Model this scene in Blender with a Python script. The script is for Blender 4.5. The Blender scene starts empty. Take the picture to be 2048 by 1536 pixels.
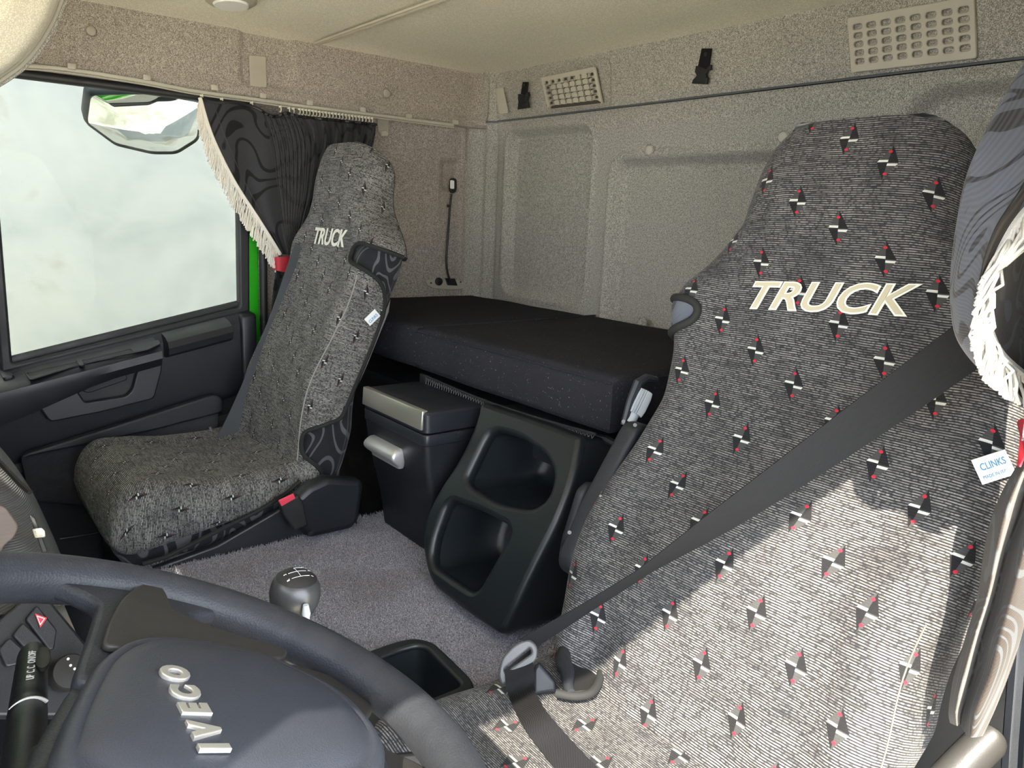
import bpy, bmesh, math, random
import numpy as np
from mathutils import Vector, Matrix
from math import sin, cos, pi, radians, sqrt
random.seed(7); rng = np.random.default_rng(7)
S = bpy.context.scene
COL = S.collection

# ------------------------------------------------------------------ camera
F = 1500.0
YAW, PIT, ROL = radians(38.7), radians(12.4), radians(2.42)
CAM = np.array([-0.12, 1.6, 1.0])
FW = np.array([cos(PIT)*cos(YAW), -cos(PIT)*sin(YAW), -sin(PIT)])
_r = np.cross(FW, [0, 0, 1]); _r /= np.linalg.norm(_r); _u = np.cross(_r, FW)
RT = _r*cos(ROL)+_u*sin(ROL); UP = -_r*sin(ROL)+_u*cos(ROL)
cam_d = bpy.data.cameras.new('camera'); cam = bpy.data.objects.new('camera', cam_d); COL.objects.link(cam)
cam_d.sensor_width = 36; cam_d.sensor_fit = 'HORIZONTAL'; cam_d.lens = F/2048*36; cam_d.clip_start = .02
M = Matrix(((RT[0], UP[0], -FW[0], CAM[0]), (RT[1], UP[1], -FW[1], CAM[1]), (RT[2], UP[2], -FW[2], CAM[2]), (0, 0, 0, 1)))
cam.matrix_world = M
S.camera = cam

# ------------------------------------------------------------------ light
SUN_DIR = Vector((-1.0, 1.15, 1.35)).normalized()      # from the scene towards the sun
sd = bpy.data.lights.new('sun', 'SUN'); sd.energy = 8.0; sd.angle = radians(.5); sd.color = (1.0, .89, .72)
sun = bpy.data.objects.new('sun', sd); COL.objects.link(sun)
sun.rotation_euler = SUN_DIR.to_track_quat('Z', 'Y').to_euler()
W = bpy.data.worlds.new('world'); S.world = W; W.use_nodes = True
nt = W.node_tree; bg = nt.nodes['Background']
sky = nt.nodes.new('ShaderNodeTexSky'); sky.sky_type = 'HOSEK_WILKIE'; sky.sun_direction = SUN_DIR; sky.turbidity = 4.0; sky.ground_albedo = .4
mixw = nt.nodes.new('ShaderNodeMix'); mixw.data_type = 'RGBA'; mixw.inputs[0].default_value = .80
mixw.inputs[7].default_value = (.86, .92, 1.0, 1)
nt.links.new(sky.outputs[0], mixw.inputs[6]); nt.links.new(mixw.outputs[2], bg.inputs[0]); bg.inputs[1].default_value = 4.8
S.view_settings.view_transform = 'Standard'; S.view_settings.look = 'None'; S.view_settings.exposure = 1.55
S.view_settings.gamma = 1; S.view_settings.use_curve_mapping = False
S.cycles.max_bounces = 8; S.cycles.diffuse_bounces = 5

# ------------------------------------------------------------------ measuring helpers
def ray(px, py): return FW+RT*(px-1024)/F-UP*(py-768)/F
def P(px, py, pl):
    """pixel of the photograph -> point on a real plane: ('x'|'y'|'z', value), ('d', depth), ('t', y0, z0, k) leaning plane, ('p', origin, normal)"""
    d = ray(px, py)
    if pl[0] == 'd': return CAM+d*pl[1]
    if pl[0] == 't':
        _, y0, z0, k = pl
        return CAM+d*((y0-(CAM[2]-z0)*k-CAM[1])/(d[1]+k*d[2]))
    if pl[0] == 'p':
        o = np.array(pl[1]); n = np.array(pl[2]); return CAM+d*((o-CAM)@n)/(d@n)
    i = 'xyz'.index(pl[0]); return CAM+d*((pl[1]-CAM[i])/d[i])
def basis(pl):
    """origin, e1, e2, n (n towards the cab) of a plane"""
    if pl[0] == 'x': return np.array([pl[1], 0, 0.]), np.array([0, -1., 0]), np.array([0, 0, 1.]), np.array([-1., 0, 0])
    if pl[0] == 'y': return np.array([0, pl[1], 0.]), np.array([-1., 0, 0]), np.array([0, 0, 1.]), np.array([0, 1., 0])
    if pl[0] == 'z': return np.array([0, 0, pl[1]]), np.array([1., 0, 0]), np.array([0, 1., 0]), np.array([0, 0, 1.])
    if pl[0] == 't':
        _, y0, z0, k = pl; e2 = np.array([0, -k, 1.]); e2 /= np.linalg.norm(e2); e1 = np.array([-1., 0, 0])
        return np.array([0, y0, z0]), e1, e2, np.cross(e1, e2)
    if pl[0] == 'p':
        n = np.array(pl[2], float); n /= np.linalg.norm(n); up = np.array([0, 0, 1.]) if abs(n[2]) < .9 else np.array([0, 1., 0])
        e1 = np.cross(up, n); e1 /= np.linalg.norm(e1); return np.array(pl[1], float), e1, np.cross(n, e1), n

# ------------------------------------------------------------------ object helpers
def nrm(v): v = np.array(v, float); return v/max(np.linalg.norm(v), 1e-9)
def worldloc(o):
    v = Vector((0, 0, 0))
    while o is not None: v += o.location; o = o.parent
    return v
def tag(o, label=None, cat=None, group=None, kind=None):
    for k, v in (('label', label), ('category', cat), ('group', group), ('kind', kind)):
        if v: o[k] = v
    return o
def thing(name, label, cat, loc=(0, 0, 0), group=None):
    o = bpy.data.objects.new(name, None); o.empty_display_size = .05; COL.objects.link(o); o.location = loc
    return tag(o, label, cat, group)
def link(name, me, mat, parent=None, smooth=True, ang=40):
    if parent is not None: me.transform(Matrix.Translation(-worldloc(parent)))
    o = bpy.data.objects.new(name, me); COL.objects.link(o)
    if parent is not None: o.parent = parent
    if mat:
        me.materials.clear(); me.materials.append(mat)
    me.validate()
    if smooth:
        me.polygons.foreach_set('use_smooth', [True]*len(me.polygons))
        if ang < 180: me.set_sharp_from_angle(angle=radians(ang))
    return o
def mesh(verts, faces, uv=None):
    me = bpy.data.meshes.new('m'); me.from_pydata([tuple(map(float, v)) for v in verts], [], [tuple(f) for f in faces])
    if uv is not None:
        l = me.uv_layers.new(name='UVMap'); idx = np.zeros(len(me.loops), int); me.loops.foreach_get('vertex_index', idx)
        l.data.foreach_set('uv', np.array(uv, float)[idx].ravel())
    me.update(); return me
def from_bm(bm):
    me = bpy.data.meshes.new('m'); bmesh.ops.recalc_face_normals(bm, faces=bm.faces); bm.to_mesh(me); bm.free(); return me
def fixn(me):
    bm = bmesh.new(); bm.from_mesh(me); bmesh.ops.recalc_face_normals(bm, faces=bm.faces); bm.to_mesh(me); bm.free(); return me
def join(*ms):
    V = []; Fc = []
    for m in ms:
        o = len(V); V += [v.co[:] for v in m.vertices]; Fc += [[o+i for i in p.vertices] for p in m.polygons]
    return mesh(V, Fc)
def rbox(c, size, bev=.004, seg=2, axes=None):
    """bevelled box; axes = 3 unit vectors"""
    bm = bmesh.new(); bmesh.ops.create_cube(bm, size=1)
    A = np.array(axes if axes is not None else np.eye(3), float)
    for v in bm.verts: v.co = Vector([v.co[i]*size[i] for i in range(3)])
    if bev > 0: bmesh.ops.bevel(bm, geom=list(bm.edges), offset=bev, segments=seg, affect='EDGES', profile=.5)
    for v in bm.verts: v.co = Vector(tuple(np.array(c)+v.co[0]*A[0]+v.co[1]*A[1]+v.co[2]*A[2]))
    return from_bm(bm)
def hexa(p8, bev=.004, seg=2):
    """box from 8 corners: bottom 4 then top 4, same order"""
    bm = bmesh.new(); v = [bm.verts.new(tuple(map(float, p))) for p in p8]
    for f in ((0, 1, 2, 3), (4, 5, 6, 7), (0, 1, 5, 4), (1, 2, 6, 5), (2, 3, 7, 6), (3, 0, 4, 7)): bm.faces.new([v[i] for i in f])
    bmesh.ops.recalc_face_normals(bm, faces=bm.faces)
    if bev: bmesh.ops.bevel(bm, geom=list(bm.edges), offset=bev, segments=seg, affect='EDGES', profile=.5)
    return from_bm(bm)
def resample(pts, n):
    p = np.array(pts, float); d = np.r_[0, np.cumsum(np.linalg.norm(np.diff(p, axis=0), axis=1))]
    t = np.linspace(0, d[-1], n); return np.stack([np.interp(t, d, p[:, i]) for i in range(p.shape[1])], 1)
def smooth(pts, n, closed=False):
    """Catmull-Rom through pts"""
    p = np.array(pts, float); N = len(p); out = []
    segs = N if closed else N-1; k = max(2, n//segs)
    for i in range(segs):
        g = (lambda j: p[j % N]) if closed else (lambda j: p[min(max(j, 0), N-1)])
        a, b, c, d = g(i-1), g(i), g(i+1), g(i+2)
        for t in np.arange(k)/k: out.append(.5*(2*b+(c-a)*t+(2*a-5*b+4*c-d)*t*t+(3*b-a-3*c+d)*t**3))
    if not closed: out.append(p[-1])
    return np.array(out)
def tube(path, r, n=10, closed=False, flat=None, caps=True):
    """swept tube; r number or list; flat=(vector, factor) squashes it along the vector"""
    p = np.array(path, float); N = len(p); r = np.full(N, r) if np.isscalar(r) else np.interp(np.linspace(0, 1, N), np.linspace(0, 1, len(r)), r)
    T = np.roll(p, -1, 0)-np.roll(p, 1, 0)
    if not closed: T[0] = p[1]-p[0]; T[-1] = p[-1]-p[-2]
    T = [nrm(t) for t in T]; a = nrm(np.cross(T[0], [0, 0, 1] if abs(T[0][2]) < .9 else [1, 0, 0])); V = []
    for i in range(N):
        a = nrm(a-T[i]*(a@T[i])); b = np.cross(T[i], a)
        for k in range(n):
            o = a*cos(2*pi*k/n)*r[i]+b*sin(2*pi*k/n)*r[i]
            if flat is not None: f = nrm(flat[0]); o = o-f*(o@f)*(1-flat[1])
            V.append(p[i]+o)
    Fc = []
    for i in range(N if closed else N-1):
        for k in range(n): Fc.append((i*n+k, i*n+(k+1) % n, ((i+1) % N)*n+(k+1) % n, ((i+1) % N)*n+k))
    if not closed and caps: Fc += [tuple(range(n))[::-1], tuple((N-1)*n+k for k in range(n))]
    return fixn(mesh(V, Fc))
def loft(loops, caps=(True, True), close=True):
    n = len(loops[0]); V = [v for l in loops for v in l]; Fc = []
    for i in range(len(loops)-1):
        for k in range(n if close else n-1): Fc.append((i*n+k, i*n+(k+1) % n, (i+1)*n+(k+1) % n, (i+1)*n+k))
    if caps[0]: Fc.append(tuple(range(n))[::-1])
    if caps[1]: Fc.append(tuple((len(loops)-1)*n+k for k in range(n)))
    return fixn(mesh(V, Fc))
def fillet(pts, r, seg=5):
    """rounded polygon, pts 2-D, r number or list"""
    p = [np.array(q, float) for q in pts]; N = len(p); out = []
    rr = [r]*N if np.isscalar(r) else r
    for i in range(N):
        a, b, c = p[i-1], p[i], p[(i+1) % N]
        la, lc = np.linalg.norm(a-b), np.linalg.norm(c-b); q = min(rr[i], la*.48, lc*.48)
        A = b+(a-b)/la*q; B = b+(c-b)/lc*q
        for t in np.linspace(0, 1, seg): out.append((1-t)**2*A+2*t*(1-t)*b+t*t*B)
    return out
def plate2(outl, thick, bev, pl=None, frame=None, fn=None):
    """flat plate from 2-D outlines (first is outer, others are holes) with rounded edges; bottom on the plane, top at +thick along n"""
    cu = bpy.data.curves.new('c', 'CURVE'); cu.dimensions = '2D'; cu.fill_mode = 'BOTH'
    cu.bevel_depth = bev; cu.bevel_resolution = 2; cu.extrude = max(thick/2-bev, 0); cu.offset = -bev
    for ol in outl:
        sp = cu.splines.new('POLY'); sp.points.add(len(ol)-1); sp.use_cyclic_u = True
        for i, q in enumerate(ol): sp.points[i].co = (q[0], q[1], 0, 1)
    ob = bpy.data.objects.new('t', cu); me = bpy.data.meshes.new_from_object(ob)
    bpy.data.objects.remove(ob); bpy.data.curves.remove(cu)
    o, e1, e2, n = frame if frame is not None else basis(pl)
    for v in me.vertices:
        x, y, z = v.co; z += thick/2
        v.co = fn(x, y, z) if fn else Vector(tuple(o+e1*x+e2*y+n*z))
    return me
def to2(pts, pl):
    o, e1, e2, n = basis(pl); out = []
    for q in pts:
        w = P(q[0], q[1], pl)-o; out.append(np.array([w@e1, w@e2]))
    return out
def plate(px, pl, thick, bev=.002, r=.004, holes=(), hr=None):
    return plate2([fillet(to2(px, pl), r)]+[fillet(to2(h, pl), hr if hr is not None else r) for h in holes], thick, bev, pl)
def text_mesh(s, size, extr, fn, bev=0, shear=0, off=0, sx=1, spacing=1):
    cu = bpy.data.curves.new('t', 'FONT'); cu.body = s; cu.size = size; cu.extrude = extr; cu.bevel_depth = bev; cu.shear = shear
    cu.offset = off; cu.align_x = 'CENTER'; cu.align_y = 'CENTER'; cu.space_character = spacing; cu.resolution_u = 4
    ob = bpy.data.objects.new('t', cu); me = bpy.data.meshes.new_from_object(ob)
    bpy.data.objects.remove(ob); bpy.data.curves.remove(cu)
    for v in me.vertices: v.co = Vector(tuple(fn(v.co[0]*sx, v.co[1], v.co[2]+extr)))
    return me
def ribbon(A, B, t=.0012):
    """thin strap between two edge polylines"""
    A = np.array(A); B = np.array(B); n = len(A); L = []
    for i in range(n):
        j, k = max(i-1, 0), min(i+1, n-1)
        nn = nrm(np.cross(A[k]-A[j]+B[k]-B[j], B[i]-A[i]))*t/2
        L.append([A[i]+nn, (A[i]*2+B[i])/3+nn*1.2, (A[i]+B[i]*2)/3+nn*1.2, B[i]+nn, B[i]-nn, A[i]-nn])
    return loft(L)
def slab(lo, hi, bev=0): return rbox([(lo[i]+hi[i])/2 for i in range(3)], [hi[i]-lo[i] for i in range(3)], bev)
def fbm(x, y, sc, seed=0):
    r = np.random.default_rng(seed); s = 0
    for k in range(6):
        a = r.uniform(0, 2*pi); f = sc*r.uniform(.5, 1.6); s = s+np.sin((x*cos(a)+y*sin(a))*f+r.uniform(0, 6)+1.5*np.sin((y*cos(a)-x*sin(a))*f*.6+r.uniform(0, 6)))
    return s/6

# ------------------------------------------------------------------ materials
class NT:
    def __init__(s, name):
        s.m = bpy.data.materials.new(name); s.m.use_nodes = True; s.t = s.m.node_tree; s.b = s.t.nodes['Principled BSDF']; s.out = s.t.nodes['Material Output']
    def n(s, typ, **k):
        x = s.t.nodes.new('ShaderNode'+typ)
        for a, v in k.items(): setattr(x, a, v)
        return x
    def set(s, inp, v):
        if isinstance(v, bpy.types.NodeSocket): s.t.links.new(v, inp)
        elif isinstance(v, (tuple, list)) and len(v) == 3 and inp.type == 'RGBA': inp.default_value = (*v, 1)
        else: inp.default_value = v
    def math(s, op, a, b=0.0, c=None, clamp=False):
        x = s.n('Math', operation=op, use_clamp=clamp); s.set(x.inputs[0], a); s.set(x.inputs[1], b)
        if c is not None: s.set(x.inputs[2], c)
        return x.outputs[0]
    def mix(s, f, a, b, mode='MIX'):
        x = s.n('Mix', data_type='RGBA', blend_type=mode); s.set(x.inputs[0], f); s.set(x.inputs[6], a); s.set(x.inputs[7], b); return x.outputs[2]
    def ramp(s, f, stops):
        x = s.n('ValToRGB'); e = x.color_ramp.elements
        while len(e) < len(stops): e.new(.5)
        for i, (p, c) in enumerate(stops): e[i].position = p; e[i].color = (*c, 1) if isinstance(c, tuple) else (c, c, c, 1)
        s.set(x.inputs[0], f); return x.outputs[0]
    def coord(s, kind='Object', scale=(1, 1, 1)):
        tc = s.n('TexCoord'); mp = s.n('Mapping'); s.t.links.new(tc.outputs[kind], mp.inputs[0]); mp.inputs[3].default_value = scale; return mp.outputs[0]
    def geo(s, scale=(1, 1, 1)):
        g = s.n('NewGeometry'); mp = s.n('Mapping'); s.t.links.new(g.outputs['Position'], mp.inputs[0]); mp.inputs[3].default_value = scale; return mp.outputs[0]
    def noise(s, v, sc, det=2, rough=.5, dist=0):
        x = s.n('TexNoise'); s.set(x.inputs['Vector'], v); x.inputs['Scale'].default_value = sc; x.inputs['Detail'].default_value = det
        x.inputs['Roughness'].default_value = rough; x.inputs['Distortion'].default_value = dist; return x.outputs[0]
    def vor(s, v, sc, feat='F1'):
        x = s.n('TexVoronoi', feature=feat); s.set(x.inputs['Vector'], v); x.inputs['Scale'].default_value = sc; return x.outputs[0]
    def bump(s, h, st=.3, d=.001):
        x = s.n('Bump'); s.set(x.inputs['Height'], h); x.inputs['Strength'].default_value = st; x.inputs['Distance'].default_value = d
        s.t.links.new(x.outputs[0], s.b.inputs['Normal']); return x
    def fin(s, col=None, rough=None, metal=None, spec=None, sheen=None):
        if col is not None: s.set(s.b.inputs['Base Color'], col)
        if rough is not None: s.set(s.b.inputs['Roughness'], rough)
        if metal is not None: s.set(s.b.inputs['Metallic'], metal)
        if spec is not None: s.b.inputs['Specular IOR Level'].default_value = spec
        if sheen: s.b.inputs['Sheen Weight'].default_value = sheen
        return s.m
def plastic(name, col, rough=.5, grain=900, bump=.25, spec=.5):
    k = NT(name); v = k.geo(); h = k.noise(v, grain, 2); c = k.mix(k.noise(v, 9, 3), tuple(x*.85 for x in col), tuple(min(1, x*1.15) for x in col))
    k.bump(h, bump, .0006); return k.fin(c, k.ramp(k.noise(v, 14, 3), [(.3, rough*.85), (.7, min(1, rough*1.12))]), spec=spec)
def simple(name, col, rough=.5, metal=0, emit=None):
    k = NT(name); k.fin(col, rough, metal)
    if emit: k.b.inputs['Emission Color'].default_value = (*emit, 1); k.b.inputs['Emission Strength'].default_value = 1
    return k.m
def speckle(name, dark, light, sc=330, bump=.5, lo=.42, hi=.60):
    k = NT(name); v = k.geo(); n1 = k.noise(v, sc, 1.5, .6, .4); n2 = k.noise(v, sc*.36, 2)
    s = k.math('ADD', k.math('MULTIPLY', n1, .78), k.math('MULTIPLY', n2, .22))
    c = k.ramp(s, [(lo, dark), ((lo+hi)/2, tuple((a+b)/2*.96 for a, b in zip(dark, light))), (hi, light)])
    c2 = k.mix(k.math('MULTIPLY', k.noise(v, 2.5, 3), .25), c, (.5, .46, .40), 'MULTIPLY')
    k.bump(s, bump, .0015); return k.fin(c2, .95, spec=.15, sheen=.15)
m_wall = speckle('wall_felt', (.20, .193, .172), (.60, .575, .505), 560, .18)
m_header = speckle('header_felt', (.19, .168, .148), (.56, .50, .44), 560, .18)
m_ceil = speckle('ceiling_felt', (.66, .62, .50), (.88, .845, .70), 420, .3)
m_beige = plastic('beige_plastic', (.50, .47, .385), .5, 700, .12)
m_beige_d = plastic('darker_beige_plastic', (.40, .37, .30), .55, 700, .12)  # darker tone of the beige plastic
m_rail = plastic('rail_plastic', (.42, .40, .33), .4, 300, .08)
m_black = plastic('black_plastic', (.010, .012, .016), .46)
m_blackt = plastic('soft_black_plastic', (.013, .0155, .020), .58, 500, .45)
m_dark = plastic('dark_trim_plastic', (.015, .0175, .023), .42, 800, .3)
m_cons = plastic('console_plastic', (.008, .011, .014), .40, 1100, .2)
m_rubber = plastic('black_rubber', (.012, .012, .013), .55, 300, .1)
m_grey = plastic('grey_plastic', (.35, .38, .40), .45, 300, .1)
m_warmgrey = plastic('warm_grey_plastic', (.036, .035, .033), .42, 600, .2)
m_taupe = plastic('taupe_plastic', (.020, .0185, .018), .55, 600, .2)
m_silver = NT('brushed_silver'); _v = m_silver.geo((30, 400, 400)); m_silver.bump(m_silver.noise(_v, 6, 3), .08, .0005)
m_silver = m_silver.fin((.62, .60, .54), .34, .85)
m_satin = simple('satin_silver', (.66, .66, .66), .38, .7)
m_chrome = simple('bright_metal', (.78, .76, .70), .22, .9)
m_steel = simple('steel', (.5, .5, .5), .35, .9)
m_green = simple('green_paint', (.02, .33, .010), .22); m_green.node_tree.nodes['Principled BSDF'].inputs['Coat Weight'].default_value = .6
m_red = simple('red_cloth', (.45, .02, .035), .6)
m_redp = simple('red_button', (.70, .05, .09), .4)
m_white = simple('white_print', (.80, .82, .83), .5)
m_lens = simple('white_lens', (.85, .85, .83), .3)
m_hook = simple('cream_plastic', (.72, .68, .55), .45)
m_yellow = simple('yellow_plastic', (.55, .42, .08), .5)
m_tag = simple('white_label', (.78, .80, .82), .8)
m_bluep = simple('blue_print', (.08, .28, .50), .7)
m_mirror = NT('mirror_glass'); m_mirror = m_mirror.fin((.86, .88, .86), .015, 1.0)
def leather():
    k = NT('grained_leather'); v = k.geo(); h = k.vor(v, 520); k.bump(h, .35, .0007)
    return k.fin(k.mix(k.noise(v, 30, 3), (.015, .0175, .023), (.034, .037, .043)), .46, spec=.3)
m_leather = leather()
def hubm():
    k = NT('hub_vinyl'); v = k.geo(); h = k.vor(v, 900); k.bump(h, .3, .0005); return k.fin((.026, .030, .040), .48)
m_hub = hubm()
def webbing():
    k = NT('belt_webbing'); v = k.geo(); w = k.n('TexWave', wave_type='BANDS', bands_direction='DIAGONAL'); k.set(w.inputs[0], v); w.inputs['Scale'].default_value = 260
    k.bump(w.outputs[0], .4, .0005); return k.fin(k.mix(w.outputs[0], (.010, .0105, .0115), (.022, .0225, .025)), .95, spec=.08)
m_web = webbing()
m_web2 = plastic('grey_webbing', (.060, .066, .074), .65, 900, .3)
def mattress_m():
    k = NT('black_mesh_cloth'); v = k.geo(); a = k.vor(v, 420); k.bump(a, .5, .001)
    lint = k.math('GREATER_THAN', k.noise(k.geo((1, 2.3, 1)), 210, 1, .5, 1.5), .735)
    c = k.mix(k.noise(v, 5, 3), (.020, .020, .025), (.034, .034, .041)); c = k.mix(k.math('MULTIPLY', lint, .35), c, (.5, .5, .5))
    return k.fin(c, .95, spec=.08)
m_matt = mattress_m()
def carpet_m():
    k = NT('carpet_pile'); v = k.geo(); n1 = k.noise(v, 380, 2, .6); n2 = k.noise(v, 7, 3)
    c = k.ramp(n1, [(.32, (.11, .112, .145)), (.50, (.33, .33, .395)), (.66, (.68, .68, .78))])
    c = k.mix(k.math('MULTIPLY', k.ramp(n2, [(.45, 0.0), (.7, 1.0)]), .35), c, (.17, .125, .105)); k.bump(n1, .8, .003)
    return k.fin(c, .95, spec=.1, sheen=.2)
m_carpet = carpet_m()
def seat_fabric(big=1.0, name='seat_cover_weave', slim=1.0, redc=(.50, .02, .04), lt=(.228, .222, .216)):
    """UV in metres: u across the seat, v up the seat"""
    k = NT(name); tc = k.n('TexCoord'); uv = tc.outputs['UV']; sp = k.n('SeparateXYZ'); k.set(sp.inputs[0], uv); u, v = sp.outputs[0], sp.outputs[1]
    def cmb(a, b):
        x = k.n('CombineXYZ'); k.set(x.inputs[0], a); k.set(x.inputs[1], b); return x.outputs[0]
    nn = k.noise(uv, 26, 2)
    vv = k.math('ADD', v, k.math('MULTIPLY', k.math('SUBTRACT', nn, .5), .003))
    row = k.math('MULTIPLY', vv, 1/.0031)
    strp = k.math('MULTIPLY', k.math('PINGPONG', row, .5), 2.0)
    dash = k.noise(cmb(k.math('MULTIPLY', u, 210.0), k.math('MULTIPLY', k.math('FLOOR', row), 7.31)), 1.0, 1)
    dash2 = k.noise(cmb(k.math('MULTIPLY', u, 30.0), k.math('MULTIPLY', k.math('FLOOR', row), 3.7)), 1.0, 2)
    a = k.math('MULTIPLY', k.ramp(strp, [(.30, 0.0), (.62, 1.0)]), k.ramp(dash, [(.36, .30), (.52, 1.0)]))
    a = k.math('MULTIPLY', a, k.ramp(dash2, [(.34, .42), (.60, 1.0)]))
    zone = k.noise(uv, 14, 3); a = k.math('MULTIPLY', a, k.ramp(zone, [(.30, .6), (.6, 1.0)]))
    crack = k.vor(cmb(k.math('MULTIPLY', u, 1.0), k.math('MULTIPLY', v, 1.0)), 17, 'DISTANCE_TO_EDGE')
    a = k.math('MULTIPLY', a, k.ramp(crack, [(.008, .72), (.02, 1.0)]))
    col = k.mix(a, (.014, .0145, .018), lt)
    # woven rhombs on a slanting lattice
    ax, ay, bx, by = .0640*big, -.0370*big, .0150*big, -.1280*big; det = ax*by-ay*bx
    s = k.math('ADD', k.math('MULTIPLY', u, by/det), k.math('MULTIPLY', v, -bx/det)); t = k.math('ADD', k.math('MULTIPLY', u, -ay/det), k.math('MULTIPLY', v, ax/det))
    fs = k.math('SUBTRACT', k.math('FRACT', s), .5); ft = k.math('SUBTRACT', k.math('FRACT', t), .5)
    du = k.math('ADD', k.math('MULTIPLY', fs, ax), k.math('MULTIPLY', ft, bx)); dv = k.math('ADD', k.math('MULTIPLY', fs, ay), k.math('MULTIPLY', ft, by))
    W_, H_ = .0140*big*slim, .0245*big
    dist = k.math('ADD', k.math('MULTIPLY', k.math('ABSOLUTE', du), 1/W_), k.math('MULTIPLY', k.math('ABSOLUTE', dv), 1/H_))
    ind = k.math('LESS_THAN', dist, 1.0)
    q = k.math('GREATER_THAN', k.math('MULTIPLY', du, dv), 0.0)          # upper right / lower left
    dcol = k.mix(q, (.055, .055, .056), (.010, .010, .012))
    d1 = k.math('MULTIPLY', k.math('LESS_THAN', k.math('ABSOLUTE', k.math('SUBTRACT', dv, .0022*big)), .0016*big), k.math('LESS_THAN', du, 0.0))
    d2 = k.math('MULTIPLY', k.math('LESS_THAN', k.math('ABSOLUTE', k.math('ADD', dv, .0030*big)), .0016*big), k.math('GREATER_THAN', du, 0.0))
    dcol = k.mix(k.math('MAXIMUM', d1, d2), dcol, (.60, .62, .58))
    def blob(cx, cy):
        x1 = k.math('MULTIPLY', k.math('SUBTRACT', du, cx), 1/.0026/big); y1 = k.math('MULTIPLY', k.math('SUBTRACT', dv, cy), 1/.0020/big)
        return k.math('LESS_THAN', k.math('ADD', k.math('MULTIPLY', x1, x1), k.math('MULTIPLY', y1, y1)), 1.0)
    redm = k.math('MAXIMUM', blob(-.0008*big, .0152*big), blob(.0012*big, -.0158*big))
    dcol = k.mix(redm, dcol, redc)
    thr = k.noise(cmb(k.math('MULTIPLY', u, 900.0), k.math('MULTIPLY', v, 500.0)), 1, 1)
    dcol = k.mix(k.math('MULTIPLY', thr, .35), dcol, (.03, .03, .03), 'MIX')
    col = k.mix(ind, col, dcol)
    k.bump(k.math('ADD', a, k.math('MULTIPLY', ind, -.3)), .45, .0012)
    return k.fin(col, .92, spec=.15, sheen=.08)
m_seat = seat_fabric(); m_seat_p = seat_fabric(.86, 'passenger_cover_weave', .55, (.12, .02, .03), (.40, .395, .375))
def loops_m(name, base, line, sc=6.0, back=None, bline=None, uvk='Object'):
    """cloth printed with long looping contour bands"""
    k = NT(name); v = k.geo((1.0, 1, .8)); n = k.noise(v, sc, .6, .3, .9)
    f = k.math('FRACT', k.math('MULTIPLY', n, 9.0)); d = k.math('ABSOLUTE', k.math('SUBTRACT', f, .5))
    ln = k.ramp(d, [(.12, 1.0), (.155, 0.0)]); tw = k.n('TexWave', bands_direction='DIAGONAL'); k.set(tw.inputs[0], k.geo()); tw.inputs['Scale'].default_value = 170
    c = k.mix(ln, base, line)
    if back:
        g = k.n('NewGeometry'); c = k.mix(g.outputs['Backfacing'], c, k.mix(ln, back, bline))
    c = k.mix(k.math('MULTIPLY', tw.outputs[0], .18), c, tuple(min(1, x*2.2) for x in base)); k.bump(tw.outputs[0], .25, .0006)
    return k.fin(c, .85, spec=.2, sheen=.12)
m_curt = loops_m('loop_print_cloth', (.036, .036, .039), (.004, .0036, .0036), 6.0)
m_curt2 = loops_m('loop_print_cloth_lit', (.085, .095, .120), (.022, .020, .022), 11)  # same cloth as the far curtain, light painted in as a paler blue
m_curt3 = loops_m('loop_print_cloth_reverse', (.030, .024, .020), (.060, .065, .070), 12)
m_base = loops_m('dark_loop_upholstery', (.012, .013, .016), (.085, .09, .095), 8.5)
def fringe_m():
    k = NT('fringe_yarn'); v = k.geo((1, 1, 1)); n = k.noise(v, 700, 1); return k.fin(k.mix(n, (.42, .40, .35), (.66, .64, .60)), .85, spec=.2)
m_fringe = fringe_m()
m_fringe2 = simple('cream_yarn', (.74, .70, .62), .85)
m_pipe = simple('cover_piping', (.010, .011, .011), .85)
def glass():
    k = NT('window_glass'); k.t.nodes.remove(k.b); tr = k.n('BsdfTransparent'); tr.inputs[0].default_value = (.66, .70, .685, 1)
    gl = k.n('BsdfGlossy'); gl.inputs['Roughness'].default_value = 0.0; fr = k.n('Fresnel'); fr.inputs[0].default_value = 1.16
    v = k.geo((2, 1, 3)); d = k.n('BsdfDiffuse'); d.inputs[0].default_value = (.8, .8, .78, 1)
    dirt = k.math('MULTIPLY', k.ramp(k.noise(v, 5, 5, .7), [(.5, 0.0), (.75, 1.0)]), .05)
    mx = k.n('MixShader'); k.t.links.new(k.math('MULTIPLY', fr.outputs[0], .4), mx.inputs[0]); k.t.links.new(tr.outputs[0], mx.inputs[1]); k.t.links.new(gl.outputs[0], mx.inputs[2])
    m2 = k.n('MixShader'); k.t.links.new(dirt, m2.inputs[0]); k.t.links.new(mx.outputs[0], m2.inputs[1]); k.t.links.new(d.outputs[0], m2.inputs[2])
    k.t.links.new(m2.outputs[0], k.out.inputs[0]); return k.m
m_glass = glass()
def plaster():
    k = NT('outside_plaster'); v = k.geo((1, 1, 1)); a = k.noise(v, 1.6, 5, .6, .5); b = k.vor(k.geo((1, .8, .45)), 1.3, 'DISTANCE_TO_EDGE')
    c = k.ramp(a, [(.35, (.135, .140, .142)), (.47, (.172, .172, .173)), (.58, (.188, .184, .180)), (.66, (.128, .118, .104))])
    wv = k.noise(v, 3, 4); cr = k.ramp(k.math('ADD', b, k.math('MULTIPLY', wv, .03)), [(.004, .62), (.010, 1.0)])
    x = k.mix(.6, c, cr, 'MULTIPLY'); return k.fin(x, .95)
m_plaster = plaster()
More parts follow.
